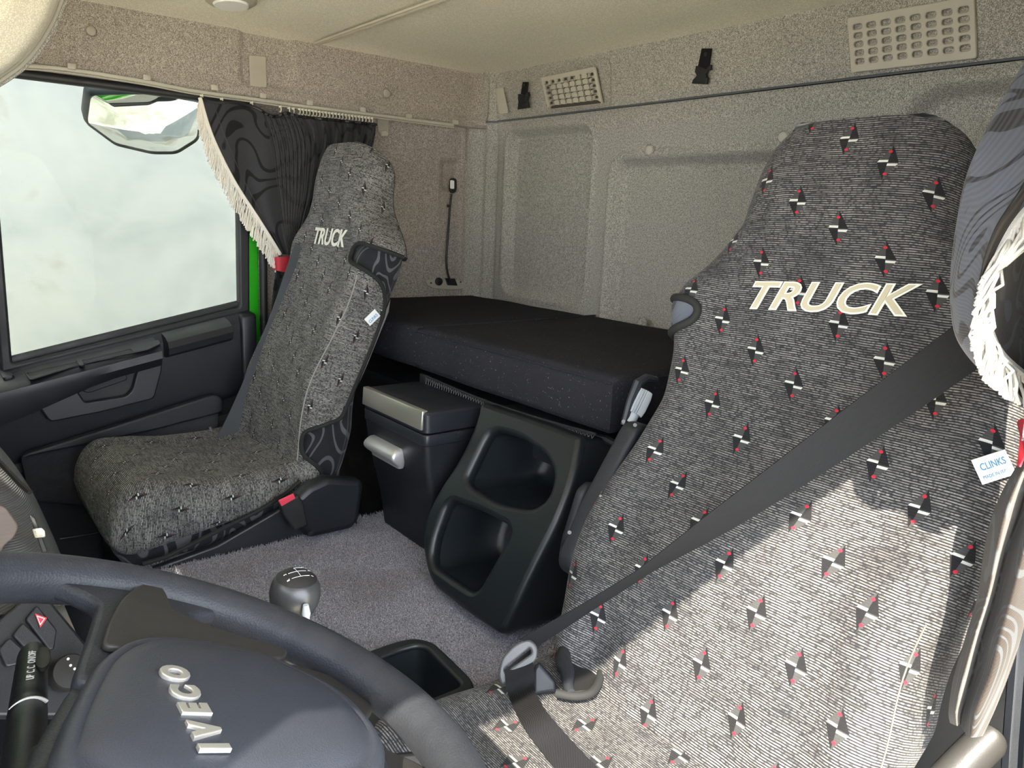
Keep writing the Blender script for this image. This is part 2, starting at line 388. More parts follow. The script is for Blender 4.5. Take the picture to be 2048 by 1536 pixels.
def sand():
    k = NT('sandy_ground'); v = k.geo(); n = k.noise(v, 3, 6, .65); c = k.ramp(n, [(.35, (.50, .43, .31)), (.5, (.74, .66, .50)), (.68, (.84, .77, .61))]); k.bump(n, .5, .02); return k.fin(c, .95)
m_sand = sand()
def ribbed(name, col, sc=420, d='Z'):
    k = NT(name); w = k.n('TexWave', bands_direction=d); k.set(w.inputs[0], k.geo()); w.inputs['Scale'].default_value = sc/6.283*1.0
    k.bump(w.outputs[0], .7, .001); return k.fin(k.mix(w.outputs[0], tuple(x*.7 for x in col), tuple(x*1.25 for x in col)), .5)
m_ribgrey = ribbed('ribbed_dash', (.075, .078, .082), 900)
m_ribdoor = ribbed('ribbed_door', (.017, .019, .023), 1100, 'DIAGONAL')
m_wood = NT('brown_film'); _v = m_wood.geo((3, 3, 30)); m_wood = m_wood.fin(m_wood.mix(m_wood.noise(_v, 8, 3), (.085, .066, .058), (.13, .105, .092)), .55)
m_dgrey = plastic('dark_grey_plastic', (.048, .052, .058), .45, 700, .2)

# ================================================================== SETTING
ZC, ZS, ZM, ZF = 1.475, 1.318, .731, .25        # ceiling, seam, mattress top, tunnel carpet
def sst(a, b, x): t = np.clip((x-a)/(b-a), 0, 1); return t*t*(3-2*t)
def rr(x, z, x0, x1, z0, z1, r):
    cx, cz, hx, hz = (x0+x1)/2, (z0+z1)/2, abs(x1-x0)/2-r, abs(z1-z0)/2-r
    qx, qz = np.abs(x-cx)-hx, np.abs(z-cz)-hz
    return np.sqrt(np.maximum(qx, 0)**2+np.maximum(qz, 0)**2)+np.minimum(np.maximum(qx, qz), 0)-r
def sheet(path, z0, z1, h, mat, name, step=.007, lean=0.0):
    p = np.array(path, float); L = np.sum(np.linalg.norm(np.diff(p, axis=0), axis=1)); n = int(L/step); q = resample(p, n)
    T = np.gradient(q, axis=0); N = np.stack([T[:, 1], -T[:, 0]], 1); N /= np.linalg.norm(N, axis=1)[:, None]
    if N[len(N)//2]@(np.array([1.0, 1.0])-q[len(q)//2]) < 0: N = -N
    zs = np.linspace(z0, z1, max(3, int((z1-z0)/step))); X = np.repeat(q[:, 0][:, None], len(zs), 1); Y = np.repeat(q[:, 1][:, None], len(zs), 1)
    Z = np.repeat(zs[None], n, 0); H = h(X, Y, Z)+lean*(Z-z0)
    V = np.stack([X+N[:, :1]*H, Y+N[:, 1:]*H, Z], 2).reshape(-1, 3); m = len(zs); i, j = np.meshgrid(np.arange(n-1), np.arange(m-1), indexing='ij')
    b = (i*m+j).ravel(); Fc = np.stack([b, b+1, b+m+1, b+m], 1)
    o = link(name, mesh(V, Fc), mat, None, True, 180); return tag(o, kind='structure')
def arc2(c, r, a0, a1, n=7): return [(c[0]+r*cos(radians(a)), c[1]+r*sin(radians(a))) for a in np.linspace(a0, a1, n)]
# rear wall
def h_rear(X, Y, Z):
    H = 0*X
    for x0, x1, z0, z1, r, d in ((1.548, 1.952, .752, 1.282, .05, .016), (.80, 1.455, .60, 1.178, .045, .020), (-.2, .655, .60, 1.285, .09, .022)):
        s = rr(X, Z, x0, x1, z0, z1, r); H = H-d*1.7*sst(.004, -.026, s)+.007*np.exp(-((s-.008)/.009)**2)+.003*np.exp(-((s+.034)/.004)**2)
    H = H+.012*np.exp(-((X-2.055)/.012)**2)-.010*np.exp(-((X-2.02)/.012)**2)
    H = H+.006*np.exp(-((Z-1.30)/.02)**2)
    return H
sheet([(2.10, .06)]+[(2.10-.06*(1-cos(radians(a))), .06-.06*sin(radians(a))) for a in range(10, 91, 10)]+[(-.02, 0)], .45, ZS-.003, h_rear, m_wall, 'wall_rear')
# upper band of the rear wall: leans into the cab, cove towards the header
def h_up(X, Y, Z):
    s = rr(X, Z, 1.47, 1.985, 1.325, 1.448, .02)
    return .012-.009*sst(.004, -.008, s)-.006*np.exp(-((Z-1.322)/.006)**2)
up = sheet([(2.035, .06), (2.03, .03), (2.0, .006), (1.96, 0), (-.02, 0)], ZS, ZC+.01, h_up, m_wall, 'trim_1', .006, .12)
# seam piping between the two
link('trim_2', tube([(2.06, .03, ZS), (2.0, .013, ZS), (1.9, .011, ZS-.001), (.9, .011, ZS), (-.02, .011, ZS)], .0028, 6), simple('seam_piping', (.10, .115, .12), .8))['kind'] = 'structure'
# passenger side wall with the reading lamp niche and corner ribs
la, lb = P(877, 312, ('x', 2.11)), P(932, 436, ('x', 2.11)); lc, ld = P(886, 318, ('x', 2.11)), P(922, 372, ('x', 2.11))
ry = [P(x, 400, ('x', 2.11))[1] for x in (925, 946)]
def h_side(X, Y, Z):
    s = rr(Y, Z, la[1], lb[1], lb[2], la[2], .02); H = .004*np.exp(-(s/.006)**2)-.004*sst(0, -.01, s)
    s = rr(Y, Z, lc[1], ld[1], ld[2]-.02, lc[2], .016); H = H-.018*sst(0, -.012, s)
    for y in ry: H = H+.009*np.exp(-((Y-y)/.006)**2)
    return H+.02*sst(.74, .80, Y)
sheet([(2.11, .825), (2.11, .05)], -.1, 1.305, h_side, m_header, 'wall_right')
# header box above the passenger door
ha, hb_ = P(470, 90, ('x', 2.06)), P(590, 215, ('x', 2.06))
def h_head(X, Y, Z):
    s = rr(Y, Z, P(478, 100, ('x', 2.06))[1], P(585, 100, ('x', 2.06))[1], 1.33, 1.60, .02)
    H = -.010*sst(.004, -.012, s)
    yj = P(122, 80, ('x', 2.06))[1]
    return H-.006*np.exp(-((Y-yj)/.0035)**2)+.012*np.exp(-((Z-1.31)/.02)**2)
sheet([(2.06, 2.05), (2.06, .10)]+arc2((2.01, .09), .05, 0, -85, 7)[1:], 1.303, ZC+.01, h_head, m_header, 'wall_right_header', .007, .07)
for o in [x for x in COL.objects if x.name == 'wall_right_header']: o.name = 'trim_3'
tag(link('trim_4', slab((2.05, -.02, 1.296), (2.16, 2.05, 1.306)), m_header), kind='structure')
tag(link('trim_5', tube([(2.04, .06, ZS-.004), (2.005, .02, 1.38), (1.99, .022, ZC)], .0022, 6), simple('corner_joint', (.05, .05, .05), .9)), kind='structure')
# ceiling with the joining strip
def ceil_mesh():
    xs = np.linspace(-.02, 2.1, 60); ys = np.linspace(-.02, 2.02, 56); V = []; 
    for x in xs:
        for y in ys:
            e = min(x+.02, 2.08-x, y-0.0); V.append((x, y, ZC-.02*max(0, 1-max(e, 0)/.10)**2))
    n = len(ys); Fc = [(i*n+j, (i+1)*n+j, (i+1)*n+j+1, i*n+j+1) for i in range(len(xs)-1) for j in range(n-1)]
    return mesh(V, Fc)
tag(link('ceiling', ceil_mesh(), m_ceil, None, True, 180), kind='structure')
sa, sb = P(600, 101, ('z', ZC-.010)), P(882, 0, ('z', ZC-.010)); sdv = nrm(sb-sa); se = sa+sdv*1.75
st = thing('ceiling_strip', 'pale narrow joining strip running across the ceiling felt', 'trim', tuple(sa))
for k, (o_, w_, z_) in enumerate(((0, .006, .004), (.011, .005, .004))):
    q = np.cross(sdv, [0, 0, 1]); A = sa+q*o_; B = se+q*o_
    link('bead', tube([A, B], w_/2*1.5, 8, flat=((0, 0, 1), 1.0)), m_beige, st)
link('end_clip', rbox(sa+q*.006+sdv*.006, (.014, .016, .006), .001), m_yellow, st)
lp = P(462, -6, ('z', ZC-.002))
cl = thing('ceiling_lamp', 'beige oval ceiling lamp cut off by the top edge of the photo', 'lamp', tuple(lp))
link('housing', loft([[lp+np.array([cos(a)*r*1.4, sin(a)*r, -h]) for a in np.linspace(0, 2*pi, 29)[:-1]] for r, h in ((.055, 0), (.054, .010), (.045, .016))]), m_beige_d, cl)
link('lens', loft([[lp+np.array([cos(a)*r*1.4, sin(a)*r, -h]) for a in np.linspace(0, 2*pi, 29)[:-1]] for r, h in ((.040, .014), (.036, .020))]), m_lens, cl)
tag(link('trim_6', slab((-.06, -.06, ZC+.012), (2.2, 2.12, ZC+.05)), m_dark), kind='structure')       # roof
# tunnel carpet
cx0, cx1, cy0, cy1 = .60, 1.50, .30, 1.75
fl = tag(link('floor', rbox(((cx0+cx1)/2, (cy0+cy1)/2, ZF-.06), (cx1-cx0, cy1-cy0, .12), .02, 3), m_carpet), kind='structure')
def tufts(n=60000):
    x = rng.uniform(.605, 1.495, n); y = rng.uniform(.60, 1.50, n)
    a = rng.uniform(0, 2*pi, n); h = rng.uniform(.005, .011, n); r = rng.uniform(.0012, .0024, n); lx = rng.normal(0, .0035, n); ly = rng.normal(0, .0035, n)
    V = np.zeros((n, 4, 3))
    for k in range(3):
        V[:, k, 0] = x+np.cos(a+k*2.094)*r; V[:, k, 1] = y+np.sin(a+k*2.094)*r; V[:, k, 2] = ZF-.001
    V[:, 3, 0] = x+lx; V[:, 3, 1] = y+ly; V[:, 3, 2] = ZF+h
    b = np.arange(n)*4; Fc = np.concatenate([np.stack([b+i, b+j, b+3], 1) for i, j in ((0, 1), (1, 2), (2, 0))])
    me = bpy.data.meshes.new('m'); me.vertices.add(n*4); me.vertices.foreach_set('co', V.ravel()); me.loops.add(n*9); me.loops.foreach_set('vertex_index', Fc.ravel().astype(np.int32))
    me.polygons.add(n*3); me.polygons.foreach_set('loop_start', np.arange(0, n*9, 3, dtype=np.int32)); me.update(calc_edges=True); return me
tag(link('pile', tufts(), m_carpet, fl, False), kind='stuff')
# low floors left and right, bunk box under the mattress, engine-side walls
tag(link('floor_footwell', slab((-.02, -.02, -.12), (2.14, 2.1, -.06)), m_rubber), kind='structure')
tag(link('trim_7', slab((.02, .02, -.06), (2.08, .56, .50), .01), m_black), kind='structure')            # bunk box
tag(link('trim_8', slab((.05, .02, .50), (2.10, .60, .56), .008), m_dark), kind='structure')
# driver side: B pillar, rear side wall, header, sill, A pillar, front wall
tag(link('wall_left', slab((-.07, -.05, -.1), (-.02, .86, 1.30)), m_wall), kind='structure')
tag(link('trim_9', slab((-.12, -.05, 1.262), (.03, 2.1, ZC+.01), .006), m_header), kind='structure')
tag(link('trim_10', hexa([(-.07, 1.885, .2), (.02, 1.90, .2), (.02, 2.14, .2), (-.07, 2.14, .2), (-.07, 1.88, 1.30), (.02, 1.90, 1.30), (.02, 2.04, 1.30), (-.07, 2.04, 1.30)], .006), m_rubber), kind='structure')
tag(link('trim_11', hexa([(2.08, 2.05, .2), (2.16, 2.05, .2), (2.16, 2.14, .2), (2.08, 2.14, .2), (2.08, 1.97, 1.36), (2.16, 1.97, 1.36), (2.16, 2.06, 1.36), (2.08, 2.06, 1.36)], .006), m_rubber), kind='structure')
tag(link('wall_front', slab((-.05, 2.08, -1.0), (2.15, 2.16, .62)), m_blackt), kind='structure')
tag(link('trim_23', slab((.95, 2.03, 1.04), (2.08, 2.06, 1.28), .004), m_beige_d), kind='structure')  # unseen visor board added to keep windscreen sun off the passenger side
tag(link('trim_12', slab((-.05, 2.02, 1.27), (2.15, 2.10, ZC+.02)), m_header), kind='structure')
tag(link('trim_13', slab((-.08, -.06, -.9), (-.075, .86, 1.42)), m_dark), kind='structure')
tag(link('trim_14', slab((-.06, -.09, -.9), (2.16, -.05, 1.50)), m_dark), kind='structure')             # rear skin
# B pillar edge seal seen at the right frame edge
# outside: ground and the plastered wall past the passenger window
tag(link('floor_outside', slab((-14, -12, -1.25), (20, 16, -1.15)), m_sand), kind='structure')
tag(link('wall_outside', slab((3.5, -9, -1.2), (3.8, 12, 5.2)), m_plaster), kind='structure')

# ================================================================== PASSENGER DOOR
XD = 2.09
door = tag(bpy.data.objects.new('door_1', None), kind='structure'); COL.objects.link(door); door.location = (2.1, .9, 0)
hole = [(-26, 150), (150, 158), (300, 178), (462, 205), (469, 430), (472, 612), (22, 724)]
link('window_frame', plate([(-52, 118), (150, 128), (300, 150), (492, 182), (491, 430), (492, 632), (0, 750)], ('x', 2.115), .035, .006, .012, [hole], .01), m_rubber, door)
gl = link('glass_pane', plate([(-36, 140), (300, 168), (472, 195), (478, 430), (481, 625), (15, 735)], ('x', 2.128), .004, .001, .008), m_glass, door)
def yz(pts): return [np.array([-p[0], p[1]]) for p in pts]
yb = P(489, 560, ('x', 2.10))[1]; yc = P(512, 560, ('x', 2.10))[1]
# green outer skin around the window
zs0, zs1 = P(25, 738, ('x', XD)), P(468, 628, ('x', XD))
sl = (zs1[2]-zs0[2])/(zs1[1]-zs0[1]); sill = lambda y: zs0[2]+sl*(y-zs0[1])
link('outer_skin', plate2([yz([(yc-.02, -1.0), (2.05, -1.0), (2.05, 1.36), (yc-.02, 1.36)]), yz([(yb-.02, sill(yb)-.04), (1.56, sill(1.50)-.04), (1.58, 1.33), (yb-.02, 1.33)])], .02, .004, ('x', 2.165)), m_green, door)
link('door_edge', hexa([(2.09, yc, -.1), (2.15, yc, -.1), (2.15, yb, -.1), (2.09, yb, -.1), (2.085, yc-.01, 1.27), (2.15, yc-.01, 1.27), (2.15, yb, 1.27), (2.085, yb, 1.27)], .008, 3), m_green, door)
link('door_seal', tube([(2.085, yc-.014, -.05), (2.085, yc-.014, .65), (2.08, yc-.018, 1.0), (2.075, yc-.02, 1.25), (2.075, yc+.05, 1.285), (2.075, 2.0, 1.285)], .012, 10), m_rubber, door)
link('outer_seal', tube([(2.125, yc-.035, -.05), (2.125, yc-.035, 1.27)], .016, 8), m_rubber, door)
def prof_loft(y0, y1, prof, n=12, zf=None, name='trim', mat=None, endr=.01):
    zf = zf or sill; L = []
    for t in np.linspace(0, 1, n):
        y = y0+(y1-y0)*t; e = 1.0
        L.append([(x, y, zf(y)+dz) for x, dz in prof])
    return link(name, loft(L), mat or m_blackt, door, True, 35)
YR = P(500, 640, ('x', 2.06))[1]
prof_loft(YR, 2.0, [(2.12, .012), (2.085, .006), (2.06, -.004), (2.045, -.02), (2.045, -.215), (2.05, -.225), (2.06, -.235), (2.06, -.262), (2.035, -.272), (2.030, -.29), (2.045, -.37), (2.045, -.75), (2.12, -.75)], name='trim_panel', mat=m_blackt)
link('glass_seal', tube([(2.105, YR+.02, sill(YR)+.018), (2.105, 1.6, sill(1.6)+.018)], .012, 8, flat=((1, 0, 0), .8)), m_rubber, door)
# end block behind the grip, lock pin
link('end_block', hexa([(2.03, YR-.012, -.05), (2.12, YR-.012, -.05), (2.12, YR+.035, -.05), (2.035, YR+.035, -.05), (2.035, YR-.012, sill(YR)-.0), (2.12, YR-.012, sill(YR)+.004), (2.12, YR+.035, sill(YR)), (2.035, YR+.035, sill(YR)-.006)], .01, 3), m_black, door)
lkp = P(475, 620, ('x', 2.085)); link('lock_pin', tube([lkp-[0, 0, .02], lkp+[0, 0, .004], lkp+[0, 0, .006]], [.0045, .0045, .003], 10), m_rubber, door)
# grab cap (rear) and armrest cap (front) along the sill
yg0, yg1 = P(463, 650, ('x', 2.0))[1], P(335, 690, ('x', 2.0))[1]
capp = [(2.06, .004), (2.02, -.002), (1.995, -.012), (1.985, -.028), (1.990, -.046), (2.01, -.056), (2.05, -.060)]
prof_loft(yg0, yg1, capp, name='grab_cap', mat=m_black)
def arm(y0, y1):
    L = []
    for y in np.linspace(y0, y1, 16):
        g = .075+.04*sst(1.2, 1.5, y)
        L.append([(2.06, y, sill(y)-.002), (2.03, y, sill(y)-.008), (1.985, y, sill(y)-.016), (1.972, y, sill(y)-.026), (1.970, y, sill(y)-.045), (1.985, y, sill(y)-g+.008), (2.05, y, sill(y)-g)])
    return link('armrest_cap', loft(L), m_black, door, True, 35)
ya1 = P(322, 690, ('x', 1.98))[1]; ac = arm(ya1, 1.95)
def cap_plate(px, name, mat, dz, th=.006, holes=(), r=.006):
    """plate lying on the sloping armrest top"""
    o = np.array([1.98, zs0[1], sill(zs0[1])-.016+dz]); n = nrm([-.10, -sl, 1.0]); pl = ('p', o, n); return plate(px, pl, th, .0015, r, holes)
link('tray_rim', cap_plate([(45, 742), (120, 722), (240, 693), (318, 682), (322, 690), (300, 700), (180, 725), (60, 762)], 't', m_black, .0015, .004, [[(54, 748), (130, 731), (262, 700), (268, 706), (165, 729), (62, 756)]]), m_black, ac)
link('tray_well', cap_plate([(54, 748), (130, 731), (262, 700), (268, 706), (165, 729), (62, 756)], 't', m_rubber, .0003, .003), m_rubber, ac)
link('tray_divider', cap_plate([(152, 722), (164, 720), (170, 733), (160, 735)], 't', m_black, .002, .005), m_black, ac)
link('window_switch', cap_plate([(2, 752), (22, 748), (30, 756), (8, 762)], 't', m_dark, .002, .008), m_dark, ac)
# pull pocket panel
pp_ = ('x', 2.030)
link('pocket_panel', plate([(62, 792), (160, 770), (320, 700), (322, 735), (306, 795), (200, 822), (98, 842)], pp_, .016, .004, .012, [[(150, 774), (200, 760), (273, 735), (262, 778), (250, 790), (168, 803)]], .008), m_dark, door)
link('pull_pocket', plate([(148, 772), (200, 758), (275, 733), (264, 780), (250, 792), (166, 805)], ('x', 2.042), .002, .0005, .006), m_rubber, door)
link('pull_flap', plate([(160, 768), (250, 745), (254, 758), (178, 785), (164, 782)], ('x', 2.036), .010, .003, .006), m_blackt, door)
# door bin bulge and ribbed lower panel
link('bin_front', plate([(38, 912), (50, 902), (200, 856), (420, 786), (438, 790), (443, 806), (440, 822), (300, 858), (60, 908)], ('x', 2.02), .024, .006, .012), m_blackt, door)
link('ribbed_panel', plate([(40, 912), (435, 818), (436, 850), (360, 980), (180, 1010), (60, 1000)], ('x', 2.025), .008, .002, .01), m_ribdoor, door)
link('lower_rim', tube([P(x, y, ('x', 2.0)) for x, y in ((120, 1078), (300, 1048), (470, 1010))], .004, 8), m_dark, door)

# kerb mirror hanging outside above the passenger window
mo = P(282, 238, ('x', 2.36)); mn = nrm([-.56, -.22, -.80])
pm = ('p', tuple(mo), tuple(mn)); mout = [(170, 178), (300, 176), (405, 196), (394, 272), (350, 300), (300, 300), (225, 282), (163, 236)]
mir = thing('kerb_mirror', 'convex kerb mirror in a black shell hanging outside the passenger window', 'mirror', tuple(mo))
def dome(px, pl, h0, hd, inset, rings=8, r=.02):
    o, e1, e2, n = basis(pl); pts = np.array(fillet(to2(px, pl), r, 6)); c = pts.mean(0); L = []
    for k in range(rings+1):
        t = (1-k/(rings)*.98)*inset; L.append([o+e1*q[0]+e2*q[1]+n*(h0+hd*(1-t*t)) for q in c+(pts-c)*t])
    return L
link('mirror_glass', loft(dome(mout, pm, .012, .022, .945, 12), (False, True)), m_mirror, mir)
pts2 = fillet(to2(mout, pm), .02, 6); o_, e1_, e2_, n_ = basis(pm); c2_ = np.mean(pts2, axis=0)
link('mirror_shell', loft([[o_+e1_*q[0]+e2_*q[1]+n_*h for q in c2_+(np.array(pts2)-c2_)*s_] for s_, h in ((.4, -.075), (.8, -.055), (.97, -.02), (1.0, .008), (.985, .018), (.942, .014))], (True, False)), m_rubber, mir)
link('mirror_arm', tube([mo-mn*.05, mo+np.array([.02, .02, .12]), mo+np.array([-.12, .03, .26])], .014, 10), m_rubber, mir)

# ================================================================== SEATS
def spow(v, p): return np.sign(v)*np.abs(v)**p
class Back:
    """surface of a backrest: leaning plane through (cx, y0, z0), lean k"""
    def __init__(b, cx, y0, z0, k, ws, grow=0.0, top=.81, wr=0.0, seed=0, nth=121, ds=.006, hs=0.0, ms=0.0):
        b.O = np.array([cx, y0, z0]); b.es = nrm([0, -k, 1]); b.n = nrm([0, 1, k]); b.eu = np.array([-1., 0, 0])
        s_ = np.arange(-.07, top+grow+1e-6, ds); s_ = np.r_[s_[:-8], top+grow-(top+grow-s_[-9])*np.linspace(1, 0, 14)[1:]**1.8]
        b.s = s_; th = np.linspace(-pi/2, 3*pi/2, nth); b.pos = np.zeros((len(s_), nth, 3)); b.u = np.zeros((len(s_), nth))
        sk, wk = zip(*ws); w = np.interp(s_, sk, wk); g = np.hanning(9); w = np.convolve(np.pad(w, 4, 'edge'), g/g.sum(), 'valid')
        w = w+ms*np.exp(-((s_-.34)/.13)**2); r = .085; tau = np.clip((s_-(top+grow-r))/r, 0, 1); cl = (1-tau**2.6)**(1/2.6); w = w*(.55+.45*cl)*np.where(tau >= 1, .98, 1)+grow
        T = np.interp(s_, [-.07, .1, .5, .62, .8], [.12, .135, .12, .105, .10])+2*grow; ct = np.maximum((1-tau**2.2), 0)**.5
        for i, s in enumerate(s_):
            c, sn = -np.cos(th), np.sin(th); c = np.where(np.abs(c) < 1e-9, 0, c); U = w[i]*spow(c, .42); t = T[i]*max(ct[i], .03); q = U/w[i]
            front = .006*q**2*0+(.030*sst(.55, .95, np.abs(q))-.036*np.abs(q)**8)*(1-sst(.5, .62, s))+(-.020*np.abs(q)**4)*sst(.5, .62, s)
            lum = .018*np.exp(-((s-.17)/.12)**2)-.012*np.exp(-((s-.45)/.12)**2)+.014*sst(.55, .72, s)
            N = np.where(sn >= 0, grow+(spow(np.maximum(sn, 0), .45)-1)*t/2, -t/2+grow-(t/2)*spow(np.maximum(-sn, 0), .5))
            N = N+front*(sn > -.2)+lum
            if wr: N = N+wr*fbm(U*1.0, np.full_like(U, s)*1.3, 22, seed)*(sn > .05)*(.4+.6*(1-sst(.5, .7, s)))+wr*1.2*np.exp(-((s-.0)/.05)**2)*np.sin(U*60+3*s)*(sn > .05)
            b.pos[i] = b.O+b.eu*(U-hs*sst(.52, .72, s)+ms*np.exp(-((s-.34)/.13)**2))[:, None]+b.es*s+b.n*N[:, None]
            b.u[i] = 0; dl = np.linalg.norm(np.diff(b.pos[i], axis=0), axis=1); cu = np.r_[0, np.cumsum(dl)]; b.u[i] = cu-cu[nth//2]
        m = b.pos[:, nth//2]; b.v = np.r_[0, np.cumsum(np.linalg.norm(np.diff(m, axis=0), axis=1))]+s_[0]
        du = np.gradient(b.pos, axis=1); dsv = np.gradient(b.pos, axis=0); nn = np.cross(du, dsv); L = np.linalg.norm(nn, axis=2, keepdims=True); b.nn = nn/np.maximum(L, 1e-9)
        if b.nn[len(s_)//3, nth//2]@b.n < 0: b.nn = -b.nn
    def at(b, u, s, h=0.0):
        fi = np.interp(s, b.s, np.arange(len(b.s))); i = int(min(fi, len(b.s)-2)); f = fi-i
        def g(i):
            fj = np.interp(u, b.u[i], np.arange(b.u.shape[1])); j = int(min(fj, b.u.shape[1]-2)); t = fj-j
            return b.pos[i, j]*(1-t)+b.pos[i, j+1]*t, b.nn[i, j]*(1-t)+b.nn[i, j+1]*t
        p0, n0 = g(i); p1, n1 = g(i+1); return p0*(1-f)+p1*f+nrm(n0*(1-f)+n1*f)*h
    def mesh(b, cut=None):
        ns, nt_ = b.u.shape; V = b.pos.reshape(-1, 3); uv = np.stack([b.u, np.repeat(b.v[:, None], nt_, 1)], 2).reshape(-1, 2); Fc = []
        poly = None
        for i in range(ns-1):
            for j in range(nt_-1):
                if cut is not None and cut((b.u[i, j]+b.u[i, j+1])/2, (b.s[i]+b.s[i+1])/2): continue
                Fc.append((i*nt_+j, i*nt_+j+1, (i+1)*nt_+j+1, (i+1)*nt_+j))
        Fc.append(tuple((ns-1)*nt_+j for j in range(nt_-1)))
        return mesh(V, Fc, uv)
def pip(x, y, poly):
    c = False; n = len(poly)
    for i in range(n):
        x1, y1 = poly[i]; x2, y2 = poly[i-1]
        if (y1 > y) != (y2 > y) and x < (x2-x1)*(y-y1)/(y2-y1)+x1: c = not c
    return c
WS = [(-.07, .215), (.0, .235), (.09, .248), (.18, .236), (.29, .212), (.38, .208), (.46, .226), (.52, .238), (.555, .228), (.60, .190), (.65, .158), (.70, .152), (.80, .150)]
class Cush:
    def __init__(b, cx, yr, yf, zt, zbf, zbr, hw, grow=0, wr=0, seed=0, wedge=0.0):
        n, m = 90, 111; b.ys = np.linspace(yr, yf+grow, n); fr = yf+grow; th = np.linspace(-pi/2, 3*pi/2, m); V = []; UVs = []; b.n, b.m = n, m
        vv = 0; prev = None
        for i, y in enumerate(b.ys):
            a = (fr-y); r = .075; cl = sqrt(max(1-max(0, (r-a)/r)**2.4, 0.0)); t = (y-yr)/(yf-yr)
            zb = zbr+(zbf-zbr)*t; top = zt+grow-.012*sin(pi*min(t*1.4, 1))+.012*sst(.5, .9, t)-wedge*0
            mid = zb+(top-zb)*.42; hh = (top-mid)*max(cl, .02); hb = (mid-zb)*max(cl, .3)
            w = (hw+grow)*(.90+.10*cl)*(1-.02*t); U = -w*spow(np.round(np.cos(th), 9), .5); sn = np.sin(th)
            Z = np.where(sn >= 0, mid+hh*spow(np.maximum(sn, 0), .42), mid-hb*spow(np.maximum(-sn, 0), .5))
            q = np.abs(U/w); Z = Z+(.020*sst(.5, .9, q)-.012*q**8)*(sn > 0)*cl
            if wr: Z = Z+wr*fbm(U, np.full_like(U, y), 20, seed)*(sn > .05)*cl; U = U*(1+.02*fbm(Z*2, np.full_like(U, y), 30, seed+1))
            X = cx-U; p = np.stack([X, np.full(m, y), Z], 1); V.append(p)
            mm = p[m//2]; vv += 0 if prev is None else np.linalg.norm(mm-prev); prev = mm
            cu = np.r_[0, np.cumsum(np.linalg.norm(np.diff(p, axis=0), axis=1))]; UVs.append(np.stack([cu-cu[m//2], np.full(m, -vv)], 1))
        b.pos = np.array(V); b.uv = np.array(UVs)
    def mesh(b):
        n, m = b.n, b.m; Fc = [(i*m+j, i*m+j+1, (i+1)*m+j+1, (i+1)*m+j) for i in range(n-1) for j in range(m-1)]
        Fc.append(tuple((n-1)*m+j for j in range(m-1))); return fixn(mesh(b.pos.reshape(-1, 3), Fc, b.uv.reshape(-1, 2)))
def text_on(bk, s, size, u0, s0, shear, off, extr, mat, name, parent, sx, h, rot=0.0, spacing=1.0, bev=0):
    def fn(x, y, z):
        x, y = x*cos(rot)-y*sin(rot), x*sin(rot)+y*cos(rot); return bk.at(u0+x, s0+y, h+z)
    return link(name, text_mesh(s, size, extr, fn, bev, shear, off, sx, spacing), mat, parent, False)
m_embro = simple('beige_embroidery', (.46, .42, .30), .7); m_embro_w = simple('white_embroidery', (.74, .74, .66), .7)

# ---------------- passenger seat
px_, dx_ = 1.715, .405
ps = thing('passenger_chair', 'far truck seat in grey patterned cover, TRUCK in small letters, beside the window', 'seat', (px_, .92, -.06))
WSP = [(-.07, .215), (.0, .232), (.09, .235), (.18, .212), (.29, .192), (.38, .194), (.46, .215), (.52, .235), (.555, .228), (.60, .190), (.65, .158), (.70, .152), (.80, .150)]
bp = Back(px_, .925, .42, .33, WSP, -.005, top=.780, hs=.045); bc = Back(px_, .925, .42, .33, WSP, .007, top=.780, hs=.045, wr=.0035, seed=3)
cutp = [(.50, .540), (.255, .533), (.20, .535), (.165, .525), (.155, .505), (.17, .488), (.215, .478), (.262, .46), (.285, .42), (.295, .34), (.300, .22), (.297, .13), (.262, .10), (.225, .075), (.215, .05), (.225, .02), (.26, .0), (.275, -.02), (.27, -.07)]
cp = [tuple(q) for q in smooth(cutp, 80)]; polyP = cp+[(.6, -.07), (.6, .54)]
link('backrest', bp.mesh(), m_base, ps, True, 180)
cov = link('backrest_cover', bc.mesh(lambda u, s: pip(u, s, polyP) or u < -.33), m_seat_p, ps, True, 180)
link('piping', tube([bc.at(u, s, .001) for u, s in cp], .0052, 8), m_pipe, cov)
link('seam', tube([bc.at(.212-.02*sin(s*6), s, .0006) for s in np.linspace(.0, .46, 30)], .0016, 6), simple('pale_seam', (.24, .235, .22), .9), cov)
link('white_lining', mesh([bc.at(u, s, -.001) for u, s in [(.30, .43), (.335, .40), (.35, .33), (.345, .25), (.312, .21), (.30, .30)]], [(0, 1, 2, 3, 4, 5)]), simple('pale_lining', (.42, .42, .43), .8), ps, False)
text_on(bc, 'TRUCK', .060, .010, .540, .22, .0012, .0006, m_embro_w, 'embroidered_letters', cov, .95, .003, 0.0, .98)
def tagpatch(bk, u0, s0, w, h, rot, parent, lift=.006, lines=2):
    c = bk.at(u0, s0, lift); a = nrm(bk.at(u0+.01, s0, lift)-c); b_ = nrm(bk.at(u0, s0+.01, lift)-c); a, b_ = a*cos(rot)+b_*sin(rot), b_*cos(rot)-a*sin(rot); n = np.cross(a, b_)
    t = link('maker_tag', rbox(c, (w, h, .0012), .0003, 1, (a, b_, n)), m_tag, parent)
    return c, a, b_, n, t
c, a, b_, n, t = tagpatch(bc, .262, .375, .024, .036, -.5, cov)
f = lambda x, y, z: c+b_*x-a*y*1.0+n*(z+.0008)
link('tag_print', text_mesh('CLINKS', .011, .0001, lambda x, y, z: c-b_*x*.75*(-1)+(-a)*(y-.003)+n*(z+.0009), off=.0002), m_bluep, t, False)
